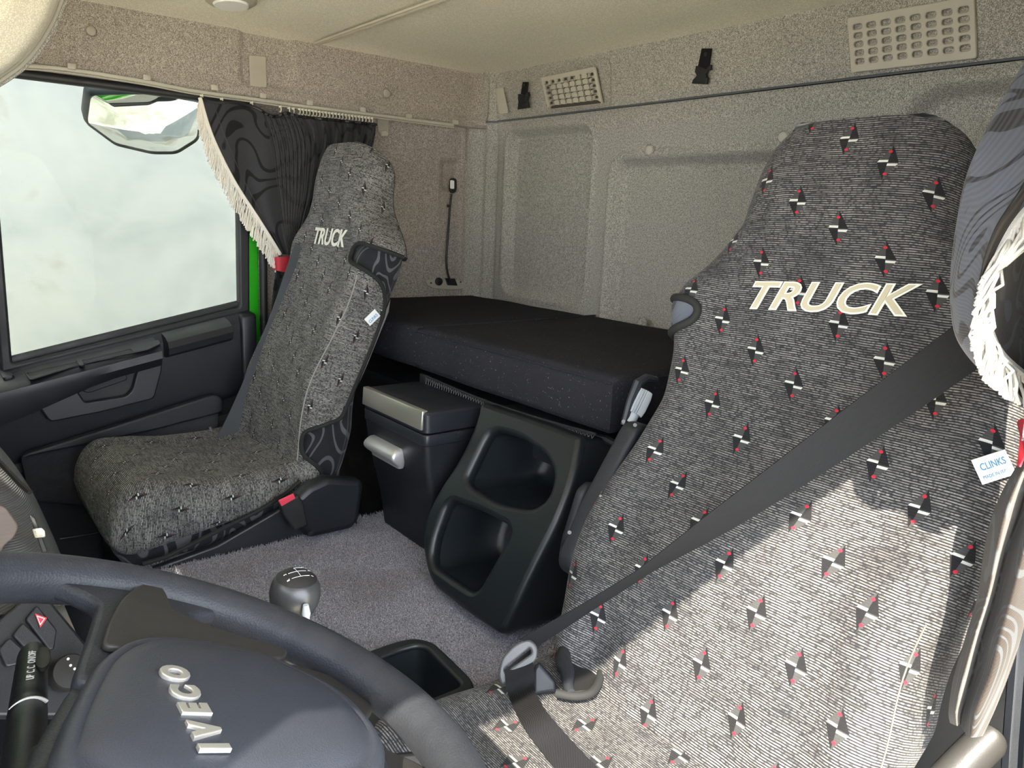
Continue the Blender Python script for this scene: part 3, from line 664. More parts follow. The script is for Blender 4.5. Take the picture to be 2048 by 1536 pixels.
cush = Cush(px_, .86, 1.325, .398, .20, .30, .222); link('seat_cushion', cush.mesh(), m_base, ps, True, 180)
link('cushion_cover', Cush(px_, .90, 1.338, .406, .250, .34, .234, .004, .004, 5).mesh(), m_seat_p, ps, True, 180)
link('cover_hem', tube([P(x, y, ('x', px_-.248)) for x, y in ((285, 1128), (330, 1115), (430, 1065), (520, 1020), (575, 985), (600, 962))], .005, 8), m_pipe, ps)
link('seat_base', rbox((px_, 1.09, .10), (.43, .40, .33), .02, 3), m_black, ps)
link('slide_rail', plate([(300, 1132), (430, 1085), (560, 1010), (600, 1000), (700, 1020), (712, 1046), (600, 1070), (350, 1128)], ('x', px_-.235), .02, .004, .004), m_dark, ps)
XS = ('x', px_-.262)
sh = link('side_shield', plate([(578, 985), (604, 962), (640, 946), (706, 950), (712, 962), (702, 1030), (688, 1046), (604, 1064), (586, 1040)], XS, .045, .014, .008), m_black, ps)
link('bolt', tube([P(604, 1052, XS)+np.array([-.046, 0, 0]), P(604, 1052, XS)+np.array([-.050, 0, 0])], .006, 12), m_rubber, sh)
bk = link('belt_buckle', plate([(553, 1003), (590, 984), (600, 1000), (610, 1045), (582, 1056), (560, 1024)], ('x', px_-.300), .022, .005, .004), m_rubber, ps)
link('release_button', plate([(556, 1000), (586, 986), (590, 996), (562, 1012)], ('x', px_-.323), .004, .0015, .0015), m_redp, bk)

# ---------------- driver seat
ds_ = thing('driver_chair', 'near truck seat in grey patterned cover with TRUCK in large letters, partly sunlit', 'seat', (dx_, .88, -.06))
KD = .45
WSD = [(-.07, .215), (.0, .235), (.09, .250), (.18, .236), (.29, .212), (.36, .200), (.44, .222), (.50, .252), (.545, .250), (.59, .208), (.65, .155), (.70, .146), (.80, .142)]
bd = Back(dx_, .885, .42, KD, WSD, -.010, top=.788, hs=.028, ms=.034); bdc = Back(dx_, .885, .42, KD, WSD, .007, top=.788, hs=.028, ms=.034, wr=.0045, seed=11)
link('backrest', bd.mesh(), m_base, ds_, True, 180)
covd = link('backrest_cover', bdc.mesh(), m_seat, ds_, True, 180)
link('seam', tube([bdc.at(.262-.02*sin(s*6), s, .0002) for s in np.linspace(-.05, .20, 30)], .0011, 6), simple('sand_seam', (.10, .097, .09), .95), covd)
def leaf(bk, pts, mat, parent, lift, name, pr=.006):
    q = smooth(pts, 60, True); L = [bk.at(u, s, lift) for u, s in q]; c = np.mean(q, axis=0); n = len(q)
    R = [bk.at(*(c+(p-c)*.5), lift) for p in q]; V = L+R+[bk.at(c[0], c[1], lift)]
    Fc = [(i, (i+1) % n, n+(i+1) % n, n+i) for i in range(n)]+[(n+i, n+(i+1) % n, 2*n) for i in range(n)]
    link(name, mesh(V, Fc), mat, parent, True, 180); link('piping', tube([bk.at(u, s, lift) for u, s in q], pr, 10, True), m_pipe, parent)
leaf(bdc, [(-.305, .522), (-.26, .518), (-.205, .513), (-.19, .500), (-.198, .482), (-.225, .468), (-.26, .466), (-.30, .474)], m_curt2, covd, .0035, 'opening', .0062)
text_on(bdc, 'TRUCK', .054, -.006, .540, .40, .0020, .0004, m_embro_w, 'letter_border', covd, 1.25, .003, .078, 1.03)
text_on(bdc, 'TRUCK', .054, -.006, .540, .40, .0000, .0004, m_embro, 'embroidered_letters', covd, 1.25, .0042, .078, 1.03)
c, a, b_, n, t = tagpatch(bdc, .222, .378, .040, .026, .65, covd, .008)
link('tag_print', text_mesh('CLINKS', .010, .0001, lambda x, y, z: c+a*x*.9+b_*(y+.003)+n*(z+.0009), off=.0001), m_bluep, t, False)
link('tag_print', text_mesh('MADE IN ITALY', .0048, .0001, lambda x, y, z: c+a*x+b_*(y-.007)+n*(z+.0009)), m_bluep, t, False)
cd = Cush(dx_, .80, 1.235, .355, .18, .24, .215); link('seat_cushion', cd.mesh(), m_base, ds_, True, 180)
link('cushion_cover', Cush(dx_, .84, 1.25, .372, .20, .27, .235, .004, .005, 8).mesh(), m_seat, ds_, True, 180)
link('seat_base', rbox((dx_, 1.02, .08), (.40, .36, .28), .02, 3), m_black, ds_)
# dark plate on the cushion painting the shaded gap at the hinge, hinge bracket
hz = ('x', dx_+.245)
HZ = lambda x, y, dz=0: P(x, y, ('z', .382+dz))
hb_p = ('z', .380)
link('hinge_gap_dark', plate([(1138, 1296), (1174, 1286), (1196, 1322), (1199, 1356), (1176, 1384), (1140, 1388), (1126, 1350)], hb_p, .003, .001, .006), m_rubber, ds_)
link('hinge_bracket', tube(smooth([HZ(x, y, .008) for x, y in ((1166, 1258), (1142, 1288), (1126, 1316), (1134, 1345), (1136, 1370), (1142, 1386))], 24), [.008, .011, .012, .008, .006], 10), m_blackt, ds_)
link('piping', tube(smooth([HZ(x, y, .004) for x, y in ((1172, 1280), (1196, 1316), (1201, 1352), (1184, 1384), (1150, 1392), (1112, 1386))], 40), .0058, 10), m_pipe, ds_)
# folded-up armrest with ribbed adjuster on the inner side
XA = ('x', dx_+.262)
ar = link('armrest', plate([(1243, 845), (1262, 838), (1280, 850), (1228, 1010), (1160, 1135), (1140, 1150), (1114, 1134), (1112, 1110), (1160, 1000)], XA, .035, .008, .010), m_blackt, ds_)
link('armrest_pad', plate([(1150, 975), (1172, 958), (1195, 975), (1160, 1060), (1130, 1130), (1112, 1120), (1118, 1080)], ('x', dx_+.297), .020, .008, .01), m_blackt, ar)
link('end_loop', tube([P(x, y, ('x', dx_+.28)) for x, y in ((1248, 850), (1262, 800), (1276, 766), (1292, 756), (1312, 760))], [.006, .007, .008, .007, .006], 8), m_dark, ar)
ka, kb = P(1290, 782, ('x', dx_+.275)), P(1268, 828, ('x', dx_+.275)); kd = nrm(ka-kb)
kx = nrm(np.cross(kd, [1, 0, 0])); ky = np.cross(kd, kx); L = []
for h in np.linspace(0, 1, 5):
    L.append([kb+(ka-kb)*h+(kx*cos(t_)+ky*sin(t_))*(.0135+.0016*(1 if i % 2 else -1))*(.88 if h in (0, 1) else 1) for i, t_ in enumerate(np.linspace(0, 2*pi, 49)[:-1])])
link('adjuster_wheel', loft(L), m_grey, ar, True, 25)
link('adjuster_stem', tube([kb-kd*.016, kb], .009, 14), m_grey, ar)
for x, y in ((1247, 843), (1270, 850), (1139, 1065)):
    link('screw', tube([P(x, y, ('x', dx_+.227)), P(x, y, ('x', dx_+.225))], .003, 10), m_warmgrey, ar)
# pale side lever at the door side of the driver seat
link('side_lever', loft([[q+np.array([cos(t_)*.019*s_, sin(t_)*.009*s_, sin(t_)*.0175*s_]) for t_ in np.linspace(0, 2*pi, 25)[:-1]] for q, s_ in zip(smooth([P(x, y, ('d', .80)) for x, y in ((1985, 1462), (1975, 1480), (1950, 1505), (1915, 1540), (1880, 1580))], 16), [.12, .6, .8, .9, .95, 1., 1., 1., 1., 1., 1., 1., 1., 1., 1., 1., 1.])]), m_warmgrey, ds_)

# ---------------- belts
sb_ = thing('passenger_seat_belt', 'grey seat belt strap running down between passenger seat and door', 'belt', (2.02, .85, .3))
A = smooth([P(x, y, ('x', 1.86)) for x, y in ((590, 486), (575, 530), (545, 618), (508, 712), (470, 800), (440, 862), (422, 884))], 40)
B = smooth([P(x, y, ('x', 1.865)) for x, y in ((606, 494), (594, 536), (566, 620), (524, 712), (492, 790), (480, 850), (468, 892))], 40)
link('strap', ribbon(A, B), m_web2, sb_)
link('anchor', plate([(420, 872), (470, 884), (472, 898), (424, 892)], ('x', 1.90), .012, .003, .002), m_steel, sb_)
link('anchor_pin', tube([P(420, 854, ('x', 1.9)), P(432, 876, ('x', 1.9))], .004, 8), m_steel, sb_)
db = thing('driver_seat_belt', 'black seat belt crossing the driver seat diagonally from the pillar curtain', 'belt', (.56, 1.0, .3))
pa, pb_ = P(1985, 655, ('d', .74)), P(1062, 1283, ('d', 1.02)); cen = []
for t in np.linspace(0, 1, 30):
    c0 = pa*(1-t)+pb_*t; cen.append(c0+np.array([0, .0, -.012*sin(pi*t)]))
cen = np.array(cen); A, B = [], []
for i, c0 in enumerate(cen):
    t = i/29; T_ = nrm(cen[min(i+1, 29)]-cen[max(i-1, 0)]); v = nrm(c0-CAM); wp = nrm(np.cross(T_, v)); wv = nrm(np.cross(wp, T_)); th = radians(np.interp(t, [0, .25, .5, .68, .85, 1], [10, 28, 52, 77, 74, 66]))
    w = wp*cos(th)+wv*sin(th); A.append(c0-w*.024); B.append(c0+w*.024)
link('strap', ribbon(A, B), m_web, db)
tg = [(1002, 1352), (1008, 1318), (1030, 1290), (1060, 1278), (1075, 1295), (1074, 1318), (1062, 1322), (1050, 1304), (1008, 1345), (1006, 1366)]
PT = ('p', tuple(P(1035, 1318, ('d', 1.01))), tuple(nrm(-FW+np.array([-.1, .2, .5]))))
link('belt_tongue', plate([(996, 1350), (1004, 1315), (1030, 1288), (1058, 1276), (1076, 1292), (1074, 1320), (1040, 1345), (1004, 1372)], PT, .008, .003, .008, [[(1060, 1295), (1064, 1306), (1010, 1344), (1008, 1338)]], .003), plastic('tongue_grey', (.055, .057, .06), .42, 300, .1), db)
lapA = smooth([P(x, y, pl) for x, y, pl in ((1009, 1340, ('d', 1.0)), (1012, 1370, ('d', .985)), (1020, 1400, ('d', .965)), (1044, 1450, ('z', .452)), (1080, 1500, ('z', .456)), (1130, 1560, ('z', .458)), (1230, 1660, ('z', .458)))], 40)
lapB = smooth([P(x, y, pl) for x, y, pl in ((1061, 1299, ('d', 1.02)), (1068, 1340, ('d', .99)), (1070, 1380, ('d', .96)), (1092, 1422, ('z', .453)), (1140, 1478, ('z', .457)), (1196, 1536, ('z', .459)), (1300, 1630, ('z', .459)))], 40)
link('lap_strap', ribbon(lapA, lapB), m_web, db)
link('strap_loop', ribbon(smooth([P(x, y, ('d', 1.04)) for x, y in ((1062, 1290), (1072, 1278), (1090, 1262))], 8), smooth([P(x, y, ('d', 1.05)) for x, y in ((1074, 1300), (1082, 1288), (1100, 1258))], 8)), m_web, db)
rc = thing('buckle_receiver', 'black plastic buckle receiver standing between driver seat and carpet', 'buckle', tuple(P(1090, 1350, ('d', 1.04))))
link('housing', plate([(1066, 1336), (1078, 1322), (1112, 1362), (1114, 1382), (1066, 1390)], ('p', tuple(P(1090, 1350, ('d', 1.04))), tuple(nrm(-FW+np.array([0, .1, .4])))), .018, .005, .004), m_black, rc)

# ================================================================== MATTRESS
def cushion_block(x0, x1, y0, y1, z0, z1, r=.018, name='mattress_section', parent=None, wr=.002):
    bm = bmesh.new(); bmesh.ops.create_grid(bm, x_segments=44, y_segments=26, size=.5); L = []
    bm.free(); xs = np.linspace(-1, 1, 60); loops = []
    def prof(y):                                     # rounded cross-section ring around x for a given inset
        return y
    zs = [(z0, -r), (z0+.004, -.004), (z0+r, 0), ((z0+z1)/2, .004), (z1-r, 0), (z1-.006, -.004), (z1-.001, -.012)]
    def ring(ins, z):
        X0, X1, Y0, Y1 = x0-ins, x1+ins, y0-ins, y1+ins; p = []
        for a, b, n in (((X0, Y0), (X1, Y0), 30), ((X1, Y0), (X1, Y1), 22), ((X1, Y1), (X0, Y1), 30), ((X0, Y1), (X0, Y0), 22)):
            for t in np.linspace(0, 1, n, endpoint=False): p.append((a[0]+(b[0]-a[0])*t, a[1]+(b[1]-a[1])*t))
        p = fillet_np(p); return [(x, y, z+wr*fbm(np.array(x), np.array(y), 16, 2)) for x, y in p]
    def fillet_np(p): return p
    for z, ins in zs: loops.append(ring(ins, z))
    for k in (.03, .08, .16, .24): loops.append(ring(-k, z1+.001-.0))
    return link(name, loft(loops, (True, True)), m_matt, parent, True, 60)
xm = 1.475
m1 = thing('mattress', 'long black mesh mattress section above the cool box and console', 'mattress', (1.0, .3, .612))
cushion_block(.790, xm-.007, .03, .640, .622, ZM, parent=m1, name='foam_block')
link('top_seam', tube([(xm-.02, .035, ZM+.001), (xm-.03, .30, ZM+.0015), (xm-.02, .632, ZM-.002)], .003, 6), m_matt, m1)
link('edge_seam', tube([(xm-.012, .640, ZM-.012), (1.1, .641, ZM-.010), (.796, .640, ZM-.012), (.788, .3, ZM-.012)], .0026, 6), m_matt, m1)
m2 = thing('mattress', 'short black mesh mattress section in the far corner behind the passenger seat', 'mattress', (1.8, .3, .60))
cushion_block(xm+.001, 2.090, .03, .635, .622, ZM-.002, parent=m2, name='foam_block')
# bunk board with the stretched net edge
nb = thing('storage_net', 'black elastic net edge sagging below the front of the mattress', 'net', (1.2, .655, .6))
e0, e1_ = P(852, 752, ('y', .652)), P(1190, 868, ('y', .652)); top = [e0*(1-t)+e1_*t+np.array([0, 0, -.010*sin(pi*t)]) for t in np.linspace(0, 1, 60)]
link('hem_cord', tube(top, .003, 6), m_pipe, nb)
low = [p+np.array([0, .004, -.026+.008*t]) for t, p in zip(np.linspace(0, 1, 60), top)]
link('lower_cord', tube(low, .0022, 6), m_pipe, nb)
ms = []
for i in range(0, 59): ms += [tube([top[i], low[i+1]], .0010, 4), tube([top[i+1], low[i]], .0010, 4)]
tag(link('mesh_cord', join(*ms), simple('net_cord', (.05, .05, .055), .6), nb), kind='stuff')
link('end_hook', rbox(e0+np.array([.01, 0, -.008]), (.030, .008, .022), .003), m_rubber, nb)

# ================================================================== COOL BOX
yF = .80; bx0, bx1 = P(851, 850, ('y', yF))[0], P(726, 790, ('y', yF))[0]; bxc = (bx0+bx1)/2; hwb = (bx1-bx0)/2; byB = .645
ztop = P(851, 826, ('y', yF))[2]; zl = P(846, 868, ('y', yF))[2]; zb_ = P(852, 897, ('y', yF))[2]
cb = thing('cool_box', 'dark cool box with brushed silver lid edge standing between the seats', 'cool box', (bxc, .72, ZF+.004))
def rrect(cx, cy, hx, hy, r, z, n=5):
    return [(x, y, z) for x, y in fillet([(cx-hx, cy-hy), (cx+hx, cy-hy), (cx+hx, cy+hy), (cx-hx, cy+hy)], r, n)]
cyb = (yF+byB)/2; hyb = (yF-byB)/2
link('body', loft([rrect(bxc+.005, cyb-.02, hwb-.012, hyb-.03, .014, ZF+.006), rrect(bxc+.003, cyb-.015, hwb-.010, hyb-.022, .014, ZF+.09), rrect(bxc, cyb-.003, hwb-.005, hyb-.004, .014, zb_-.05), rrect(bxc, cyb, hwb-.002, hyb-.001, .014, zb_)]), m_black, cb, True, 30)
bd_ = link('band', loft([rrect(bxc, cyb, hwb-.001, hyb, .014, zb_+.001), rrect(bxc, cyb, hwb, hyb+.001, .014, zb_+.004), rrect(bxc, cyb, hwb, hyb+.001, .014, zl-.005), rrect(bxc, cyb, hwb-.001, hyb, .014, zl-.003)]), m_dark, cb, True, 30)
link('side_clip', rbox((bx0-.001, byB+.045, (zb_+zl)/2+.004), (.004, .062, .014), .0015), m_black, bd_)
lid = link('lid', loft([rrect(bxc, cyb, hwb-.002, hyb-.001, .014, zl), rrect(bxc, cyb, hwb, hyb, .014, zl+.002), rrect(bxc, cyb, hwb, hyb, .014, ztop-.007), rrect(bxc, cyb, hwb-.003, hyb-.003, .013, ztop-.002), rrect(bxc, cyb, hwb-.009, hyb-.009, .010, ztop), rrect(bxc, cyb-.0, hwb-.05, hyb-.04, .010, ztop+.001)]), m_dark, cb, True, 30)
def strip(z0, z1, x0, x1):
    return hexa([(x0, yF-.004, z0), (x1, yF-.004, z0), (x1, yF+.005, z0), (x0, yF+.005, z0), (x0+.0, yF-.012, z1), (x1, yF-.012, z1), (x1, yF+.002, z1), (x0, yF+.002, z1)], .0022, 2)
link('silver_edge', strip(zl+.007, ztop+.0015, bx0+.010, bx1-.004), m_silver, lid)
hx0, hx1 = P(802, 920, ('y', yF))[0], P(742, 890, ('y', yF))[0]; hz1, hz0 = P(760, 878, ('y', yF))[2], P(795, 936, ('y', yF))[2]
L = []
for t in np.linspace(0, 1, 10):
    z = hz1+(hz0-hz1)*t; d = .006+.020*sin(pi*min(t*1.1+.08, 1))**.8; ins = .006*(abs(t-.5)*2)**3
    L.append([(x, y, z) for x, y in fillet([(hx0+ins, yF-.012), (hx1-ins, yF-.012), (hx1-ins, yF-.004+d), (hx0+ins, yF-.004+d)], .007, 4)])
link('latch_handle', loft(L), m_satin, cb, True, 50)

# ================================================================== STORAGE CONSOLE
TC = ('t', .665, .60, .50); o_, e1_c, e2_c, n_c = basis(TC)
sc = thing('storage_console', 'black moulded console with two open bins beside the driver seat', 'console', (1.0, .70, ZF))
outer = to2([(984, 812), (1082, 845), (1182, 882), (1176, 960), (1150, 1050), (1098, 1150), (1032, 1277), (960, 1232), (886, 1172), (872, 1110), (880, 1045), (912, 985), (945, 935), (968, 880)], TC)
h1 = to2([(1004, 868), (1060, 882), (1118, 922), (1136, 960), (1126, 1008), (1096, 1030), (1030, 1018), (972, 985), (962, 968)], TC)
h2 = to2([(928, 1008), (985, 1028), (1048, 1060), (1052, 1080), (1010, 1150), (980, 1196), (925, 1160), (890, 1136), (896, 1090)], TC)
def cshape(x, y, z):
    bul = .016*sin(pi*min(max((y+.42)/.44, 0), 1)); p = o_+e1_c*x+e2_c*y+n_c*(z+bul); return Vector(tuple(p))
fo, f1, f2 = fillet(outer, [.006, .02, .008, .05, .05, .05, .02, .05, .03, .05, .05, .05, .05, .03], 6), fillet(h1, .028, 6), fillet(h2, .026, 6)
link('front_frame', plate2([fo, f1, f2], .030, .011, None, (0, 0, 0, 0), cshape), m_cons, sc, True, 50)
def back_of(x, y, inset, ydepth):
    """point pushed straight back into the cab from the frame"""
    p = np.array(cshape(x, y, .004)); return p
fo_np = np.array(fo); cen_ = fo_np.mean(0); L = []
for t in (0, .3, .7, 1.0):
    l = []
    for q in fo_np:
        p = np.array(cshape(*(cen_+(q-cen_)*(1-.02*t)), .012)); yb2 = .50; p[1] = p[1]*(1-t)+yb2*t; p[2] = p[2]-.03*t*(1-t); p[2] = max(p[2], ZF+.003)
        if t > .5: p[0] = p[0]
        l.append(p)
    L.append(l)
link('shell', loft(L, (False, True)), m_cons, sc, True, 50)
for nm, hh, dep, tilt in (('upper_bin', f1, .17, .0), ('lower_bin', f2, .15, .02)):
    q = np.array(hh); c = q.mean(0); L = []
    for t, s_ in ((0, 1.06), (.1, 1.04), (.6, .98), (.93, .93), (1, .80)):
        l = []
        for w in q:
            p = np.array(cshape(*(c+(w-c)*s_), .010)); l.append(p+np.array([0, -dep*t, -.02*t]))
        L.append(l)
    b = link(nm, loft(L, (False, True)), m_cons, sc, True, 50)
    continue
    lowp = np.array(cshape(*(q[np.argmin(q[:, 1])]*.5+c*.5), .0))+np.array([0, -dep*.55, -.012])
    link('rubber_mat', rbox(lowp+np.array([0, 0, .004]), (.09, .10, .004), .0015), m_rubber, b)
tag(link('trim_15', tube([P(1080, 850, ('y', .62)), P(1215, 880, ('y', .62)), (.66, .62, .585)], .008, 8), m_dark), kind='structure')
tag(link('trim_16', slab((.30, .50, .25), (.70, .60, .60), .01), m_black), kind='structure')

# ================================================================== CUP TRAY, GEAR LEVER
ZT = .335
ct = thing('cup_tray', 'black open tray with rounded rim on the carpet near the steering wheel', 'tray', (.80, 1.0, ZF))
tro = to2([(722, 1308), (790, 1284), (828, 1276), (866, 1284), (905, 1320), (945, 1360), (953, 1388), (940, 1400), (860, 1425), (800, 1440), (740, 1380)], ('z', ZT))
tri = to2([(745, 1322), (800, 1300), (834, 1291), (852, 1296), (890, 1335), (922, 1368), (915, 1376), (858, 1398), (838, 1402), (780, 1360)], ('z', ZT))
fo2, fi2 = fillet(tro, .014, 6), fillet(tri, .008, 6)
link('rim', plate2([fo2, fi2], .012, .005, ('z', ZT-.010)), m_cons, ct, True, 50)
def wallsz(loop, z0, z1, sc0, cap): c = np.mean(loop, axis=0); return loft([[(c[0]+(q[0]-c[0])*s_, c[1]+(q[1]-c[1])*s_, z) for q in loop] for s_, z in ((1.01, z1), ((1+sc0)/2, (z0+z1)/2), (sc0, z0+.006), (sc0*.93, z0))], (False, cap))
link('well', wallsz(fi2, ZF+.005, ZT-.006, .90, True), m_cons, ct, True, 50)
link('skirt', loft([[(q[0], q[1], z) for q in fo2] for z in (ZF+.003, ZT-.007)], (False, False)), m_cons, ct, True, 50)
gc = P(748, 1420, ('z', .38))
link('front_box', loft([rrect(gc[0], gc[1], .075*s_, .055*s_, .03, z) for s_, z in ((1, ZF+.003), (1, .345), (.97, .365), (.88, .378), (.6, .382))]), m_cons, ct, True, 50)
kc = P(590, 1186, ('d', .82)); up_ = nrm(np.array([-.05, -.10, 1.0]))
gr = thing('gear_lever', 'gear lever with rounded black knob and shift pattern cap above the carpet', 'gear lever', (kc[0]+.03, kc[1]+.03, ZF))
ga = nrm(np.array([0, 1, .1])); gb = np.cross(ga, up_); gb = nrm(gb); L = []
for h, r, dx in ((-.056, .011, .004), (-.045, .013, .004), (-.034, .017, .003), (-.022, .023, .001), (-.010, .028, 0), (.001, .0295, 0), (.011, .0275, 0), (.018, .0225, 0), (.0225, .015, 0), (.0245, .006, 0)):
    L.append([kc+up_*h+gb*(cos(a)*r*1.0+dx)+ga*(sin(a)*r*.92) for a in np.linspace(0, 2*pi, 41)[:-1]])
kn = link('knob', loft(L), plastic('worn_black_plastic', (.035, .036, .037), .34, 700, .15), gr, True, 180)
def capf(x, y, z):
    rr_ = (x*x+y*y)/.0295**2; h = .0245-.0*rr_
    prof_h = [(0, .0247), (.006, .0245), (.015, .0226), (.0225, .0181), (.0275, .0111), (.0295, .001)]
    r = sqrt(x*x+(y/.92)**2); hh = np.interp(r, [a for a, b in prof_h], [b for a, b in prof_h]); return kc+up_*(hh+.0006+z)+gb*x+ga*y
capo = [(.0235*cos(a), .0235*sin(a)*.92) for a in np.linspace(0, 2*pi, 33)[:-1]]
V = [capf(0, 0, .0004)]; 
for s_ in (.33, .66, 1): V += [capf(x*s_, y*s_, .0004) for x, y in capo]
Fc = [(0, 1+i, 1+(i+1) % 32) for i in range(32)]
for k in range(2): Fc += [(1+k*32+i, 1+(k+1)*32+i, 1+(k+1)*32+(i+1) % 32, 1+k*32+(i+1) % 32) for i in range(32)]
pc = link('pattern_cap', fixn(mesh(V, Fc)), m_rubber, kn, True, 180)
gl_ = []
for a, b in (((-.010, .0), (.010, .0)), ((-.010, -.010), (-.010, .010)), ((0, -.010), (0, .010)), ((.010, -.010), (.010, .0))):
    gl_.append(tube([capf(a[0]*(1-t)+b[0]*t, a[1]*(1-t)+b[1]*t, .0005) for t in np.linspace(0, 1, 7)], .00022, 4))
link('shift_lines', join(*gl_), m_white, pc, False)
for tx, x, y in (('R', -.010, .0135), ('1', -.010, -.0135), ('2', 0, .0135), ('3', 0, -.0135), ('4', .012, -.0125)):
    link('gear_number', text_mesh(tx, .004, .0001, lambda a, b, c, x=x, y=y: capf(x+a, y+b, .0008+c)), m_white, pc, False)
bt = P(612, 1227, ('d', .795)); link('range_switch', tube([bt+np.array([0, 0, .010]), bt, bt-np.array([0, 0, .012])], [.003, .0048, .003], 12), m_grey, gr)
link('shaft', tube([kc+up_*(-.05), np.array([kc[0]+.01, kc[1]+.01, kc[2]-.12]), np.array([kc[0]+.03, kc[1]+.03, ZF])], [.012, .012, .016], 12), m_rubber, gr)
link('boot', loft([[(kc[0]+.03+cos(a)*r, kc[1]+.03+sin(a)*r, z) for a in np.linspace(0, 2*pi, 25)[:-1]] for r, z in ((.07, ZF+.003), (.065, ZF+.02), (.045, ZF+.04), (.03, ZF+.07), (.018, ZF+.10))]), m_rubber, gr)

# ================================================================== STEERING WHEEL
WT = radians(25); wc = np.array([.38, 1.49, .655]); we1 = np.array([1., 0, 0]); we2 = np.array([0, cos(WT), sin(WT)]); wn = np.array([0, -sin(WT), cos(WT)]); RW = .224
def wp(a, b, h=0): return wc+we1*a+we2*b+wn*h
def wab(px, py, h=0):
    p = P(px, py, ('p', tuple(wc+wn*h), tuple(wn)))-wc; return np.array([p@we1, p@we2])
sw = thing('steering_wheel', 'dark grained steering wheel in the foreground with silver letters on its hub', 'steering wheel', tuple(wc-wn*.1))
link('rim', tube([wp(RW*cos(a), RW*sin(a)) for a in np.linspace(0, 2*pi, 121)[:-1]], .0215, 20, True), m_leather, sw, True, 180)
m_spoke = plastic('spoke_plastic', (.050, .052, .055), .5, 700, .2)
def wplate(ab, th, bev, h, r=.01): return plate2([fillet(ab, r, 5)], th, bev, None, (0, 0, 0, 0), lambda x, y, z: Vector(tuple(wp(x, y, z-th/2+h))))
sp1 = [(.210, .060), (.192, .036), (.170, .018), (.110, .036), (.05, .055), (.03, .06), (.03, -.02), (.06, -.05), (.115, -.050), (.152, -.052), (.172, -.068), (.186, -.104), (.200, -.10), (.220, -.06), (.226, .01), (.222, .05)]
link('spoke', wplate(sp1, .016, .005, -.003, .012), m_leather, sw, True, 60)
link('spoke', wplate([(-x, y) for x, y in sp1][::-1], .016, .005, -.003, .012), m_leather, sw, True, 60)
ins = [tuple(wab(x, y, .006)) for x, y in ((198, 1305), (212, 1258), (238, 1210), (272, 1182), (310, 1170), (327, 1195), (342, 1234), (440, 1272), (575, 1312), (560, 1330), (400, 1320), (260, 1310))]
link('spoke_inlay', wplate(ins, .006, .002, .009, .01), m_taupe, sw, True, 60)
link('spoke_inlay', wplate([(-x, y) for x, y in ins][::-1], .006, .002, .009, .01), m_taupe, sw, True, 60)
low = [(.10, -.120), (.118, -.150), (.088, -.205), (.060, -.218), (.02, -.180), (-.02, -.17), (-.05, -.2), (-.09, -.20), (-.10, -.12)]
link('lower_spoke', wplate(low, .018, .005, -.018, .012), m_taupe, sw, True, 60)
pad = [(-.098, .100), (-.03, .078), (.045, .046), (.080, .018), (.094, -.013), (.092, -.050), (.080, -.100), (.020, -.150), (-.055, -.150), (-.105, -.115), (-.13, -.03), (-.13, .06)]
pq = np.array(fillet(pad, .03, 6)); pcn = pq.mean(0); L = []
for s_, h in ((.98, -.035), (1.0, -.012), (1.0, .004), (.985, .011), (.95, .0155), (.90, .0165), (.88, .0155), (.84, .0190), (.70, .0235), (.45, .0265), (.2, .0275), (.02, .0278)):
    L.append([wp(*(pcn+(q-pcn)*s_), h) for q in pq])
hub = link('hub_pad', loft(L), m_hub, sw, True, 60)
def hubf(u0, v0): return lambda x, y, z: wp(u0+x, v0+y, .0270+z-12*((u0+x-pcn[0])**2+(v0+y-pcn[1])**2)*.02)
sur = [[wp(*(pcn+(q-pcn)*s_), h) for q in pq] for s_, h in ((1.06, -.040), (1.10, -.025), (1.10, -.012), (1.07, -.004), (1.0, -.002))]
link('hub_surround', loft(sur), m_leather, sw, True, 60)
t0, t1 = wab(355, 1352, .028), wab(432, 1488, .028); tcx = (t0+t1)/2
m_badge = simple('satin_badge', (.62, .60, .55), .33, .75)
for i, ch in enumerate('IVECO'):
    xx = [-.047, -.027, -.002, .0205, .049][i]
    link('badge_letter', text_mesh(ch, .0245, .0010, hubf(tcx[0]+xx*.92, tcx[1]), .0008, 0, .0009, .95), m_badge, hub, True, 50)
# column cowl and stalk below the wheel

cowl = thing('steering_column', 'grey steering column cowl under the wheel rim', 'steering column', tuple(wc-wn*.2))
L = []
for h, a, b in ((-.045, .06, .06), (-.07, .075, .08), (-.12, .08, .095), (-.20, .085, .11)):
    L.append([wp(x, y, h) for x, y in fillet([(-a, -b), (a, -b), (a, b*.8), (-a, b*.8)], .02, 5)])
link('cowl', loft(L), m_warmgrey, cowl, True, 40)
lo_ = [(745, 1520), (800, 1506), (882, 1500), (900, 1540), (880, 1580), (740, 1580)]
link('seat_rail_cover', plate(lo_, ('p', tuple(P(820, 1530, ('d', .70))), tuple(nrm(-FW+np.array([0, 0, .6])))), .02, .004, .006), m_warmgrey, cowl)
sa_ = P(62, 1345, ('d', .68)); sbp = P(40, 1600, ('d', .50)); sd_ = nrm(sbp-sa_); stx = nrm(np.cross(sd_, FW)); sty = np.cross(sd_, stx); slen = np.linalg.norm(sbp-sa_)
stk = thing('column_stalk', 'black control stalk with printed white letters left of the wheel hub', 'stalk', tuple(sbp))
L = []
for t, r in ((-.20, .008), (-.19, .0135), (-.16, .0155), (0, .0162), (.30, .0172), (.36, .0172), (.37, .0165), (.40, .0178), (1.0, .0185)):
    L.append([sa_+sd_*slen*t+stx*cos(a)*r+sty*sin(a)*r*.8 for a in np.linspace(0, 2*pi, 33)[:-1]])
link('handle', loft(L), m_black, stk, True, 40)
_vv = nrm(sa_-CAM); side = -nrm(_vv-sd_*(_vv@sd_))
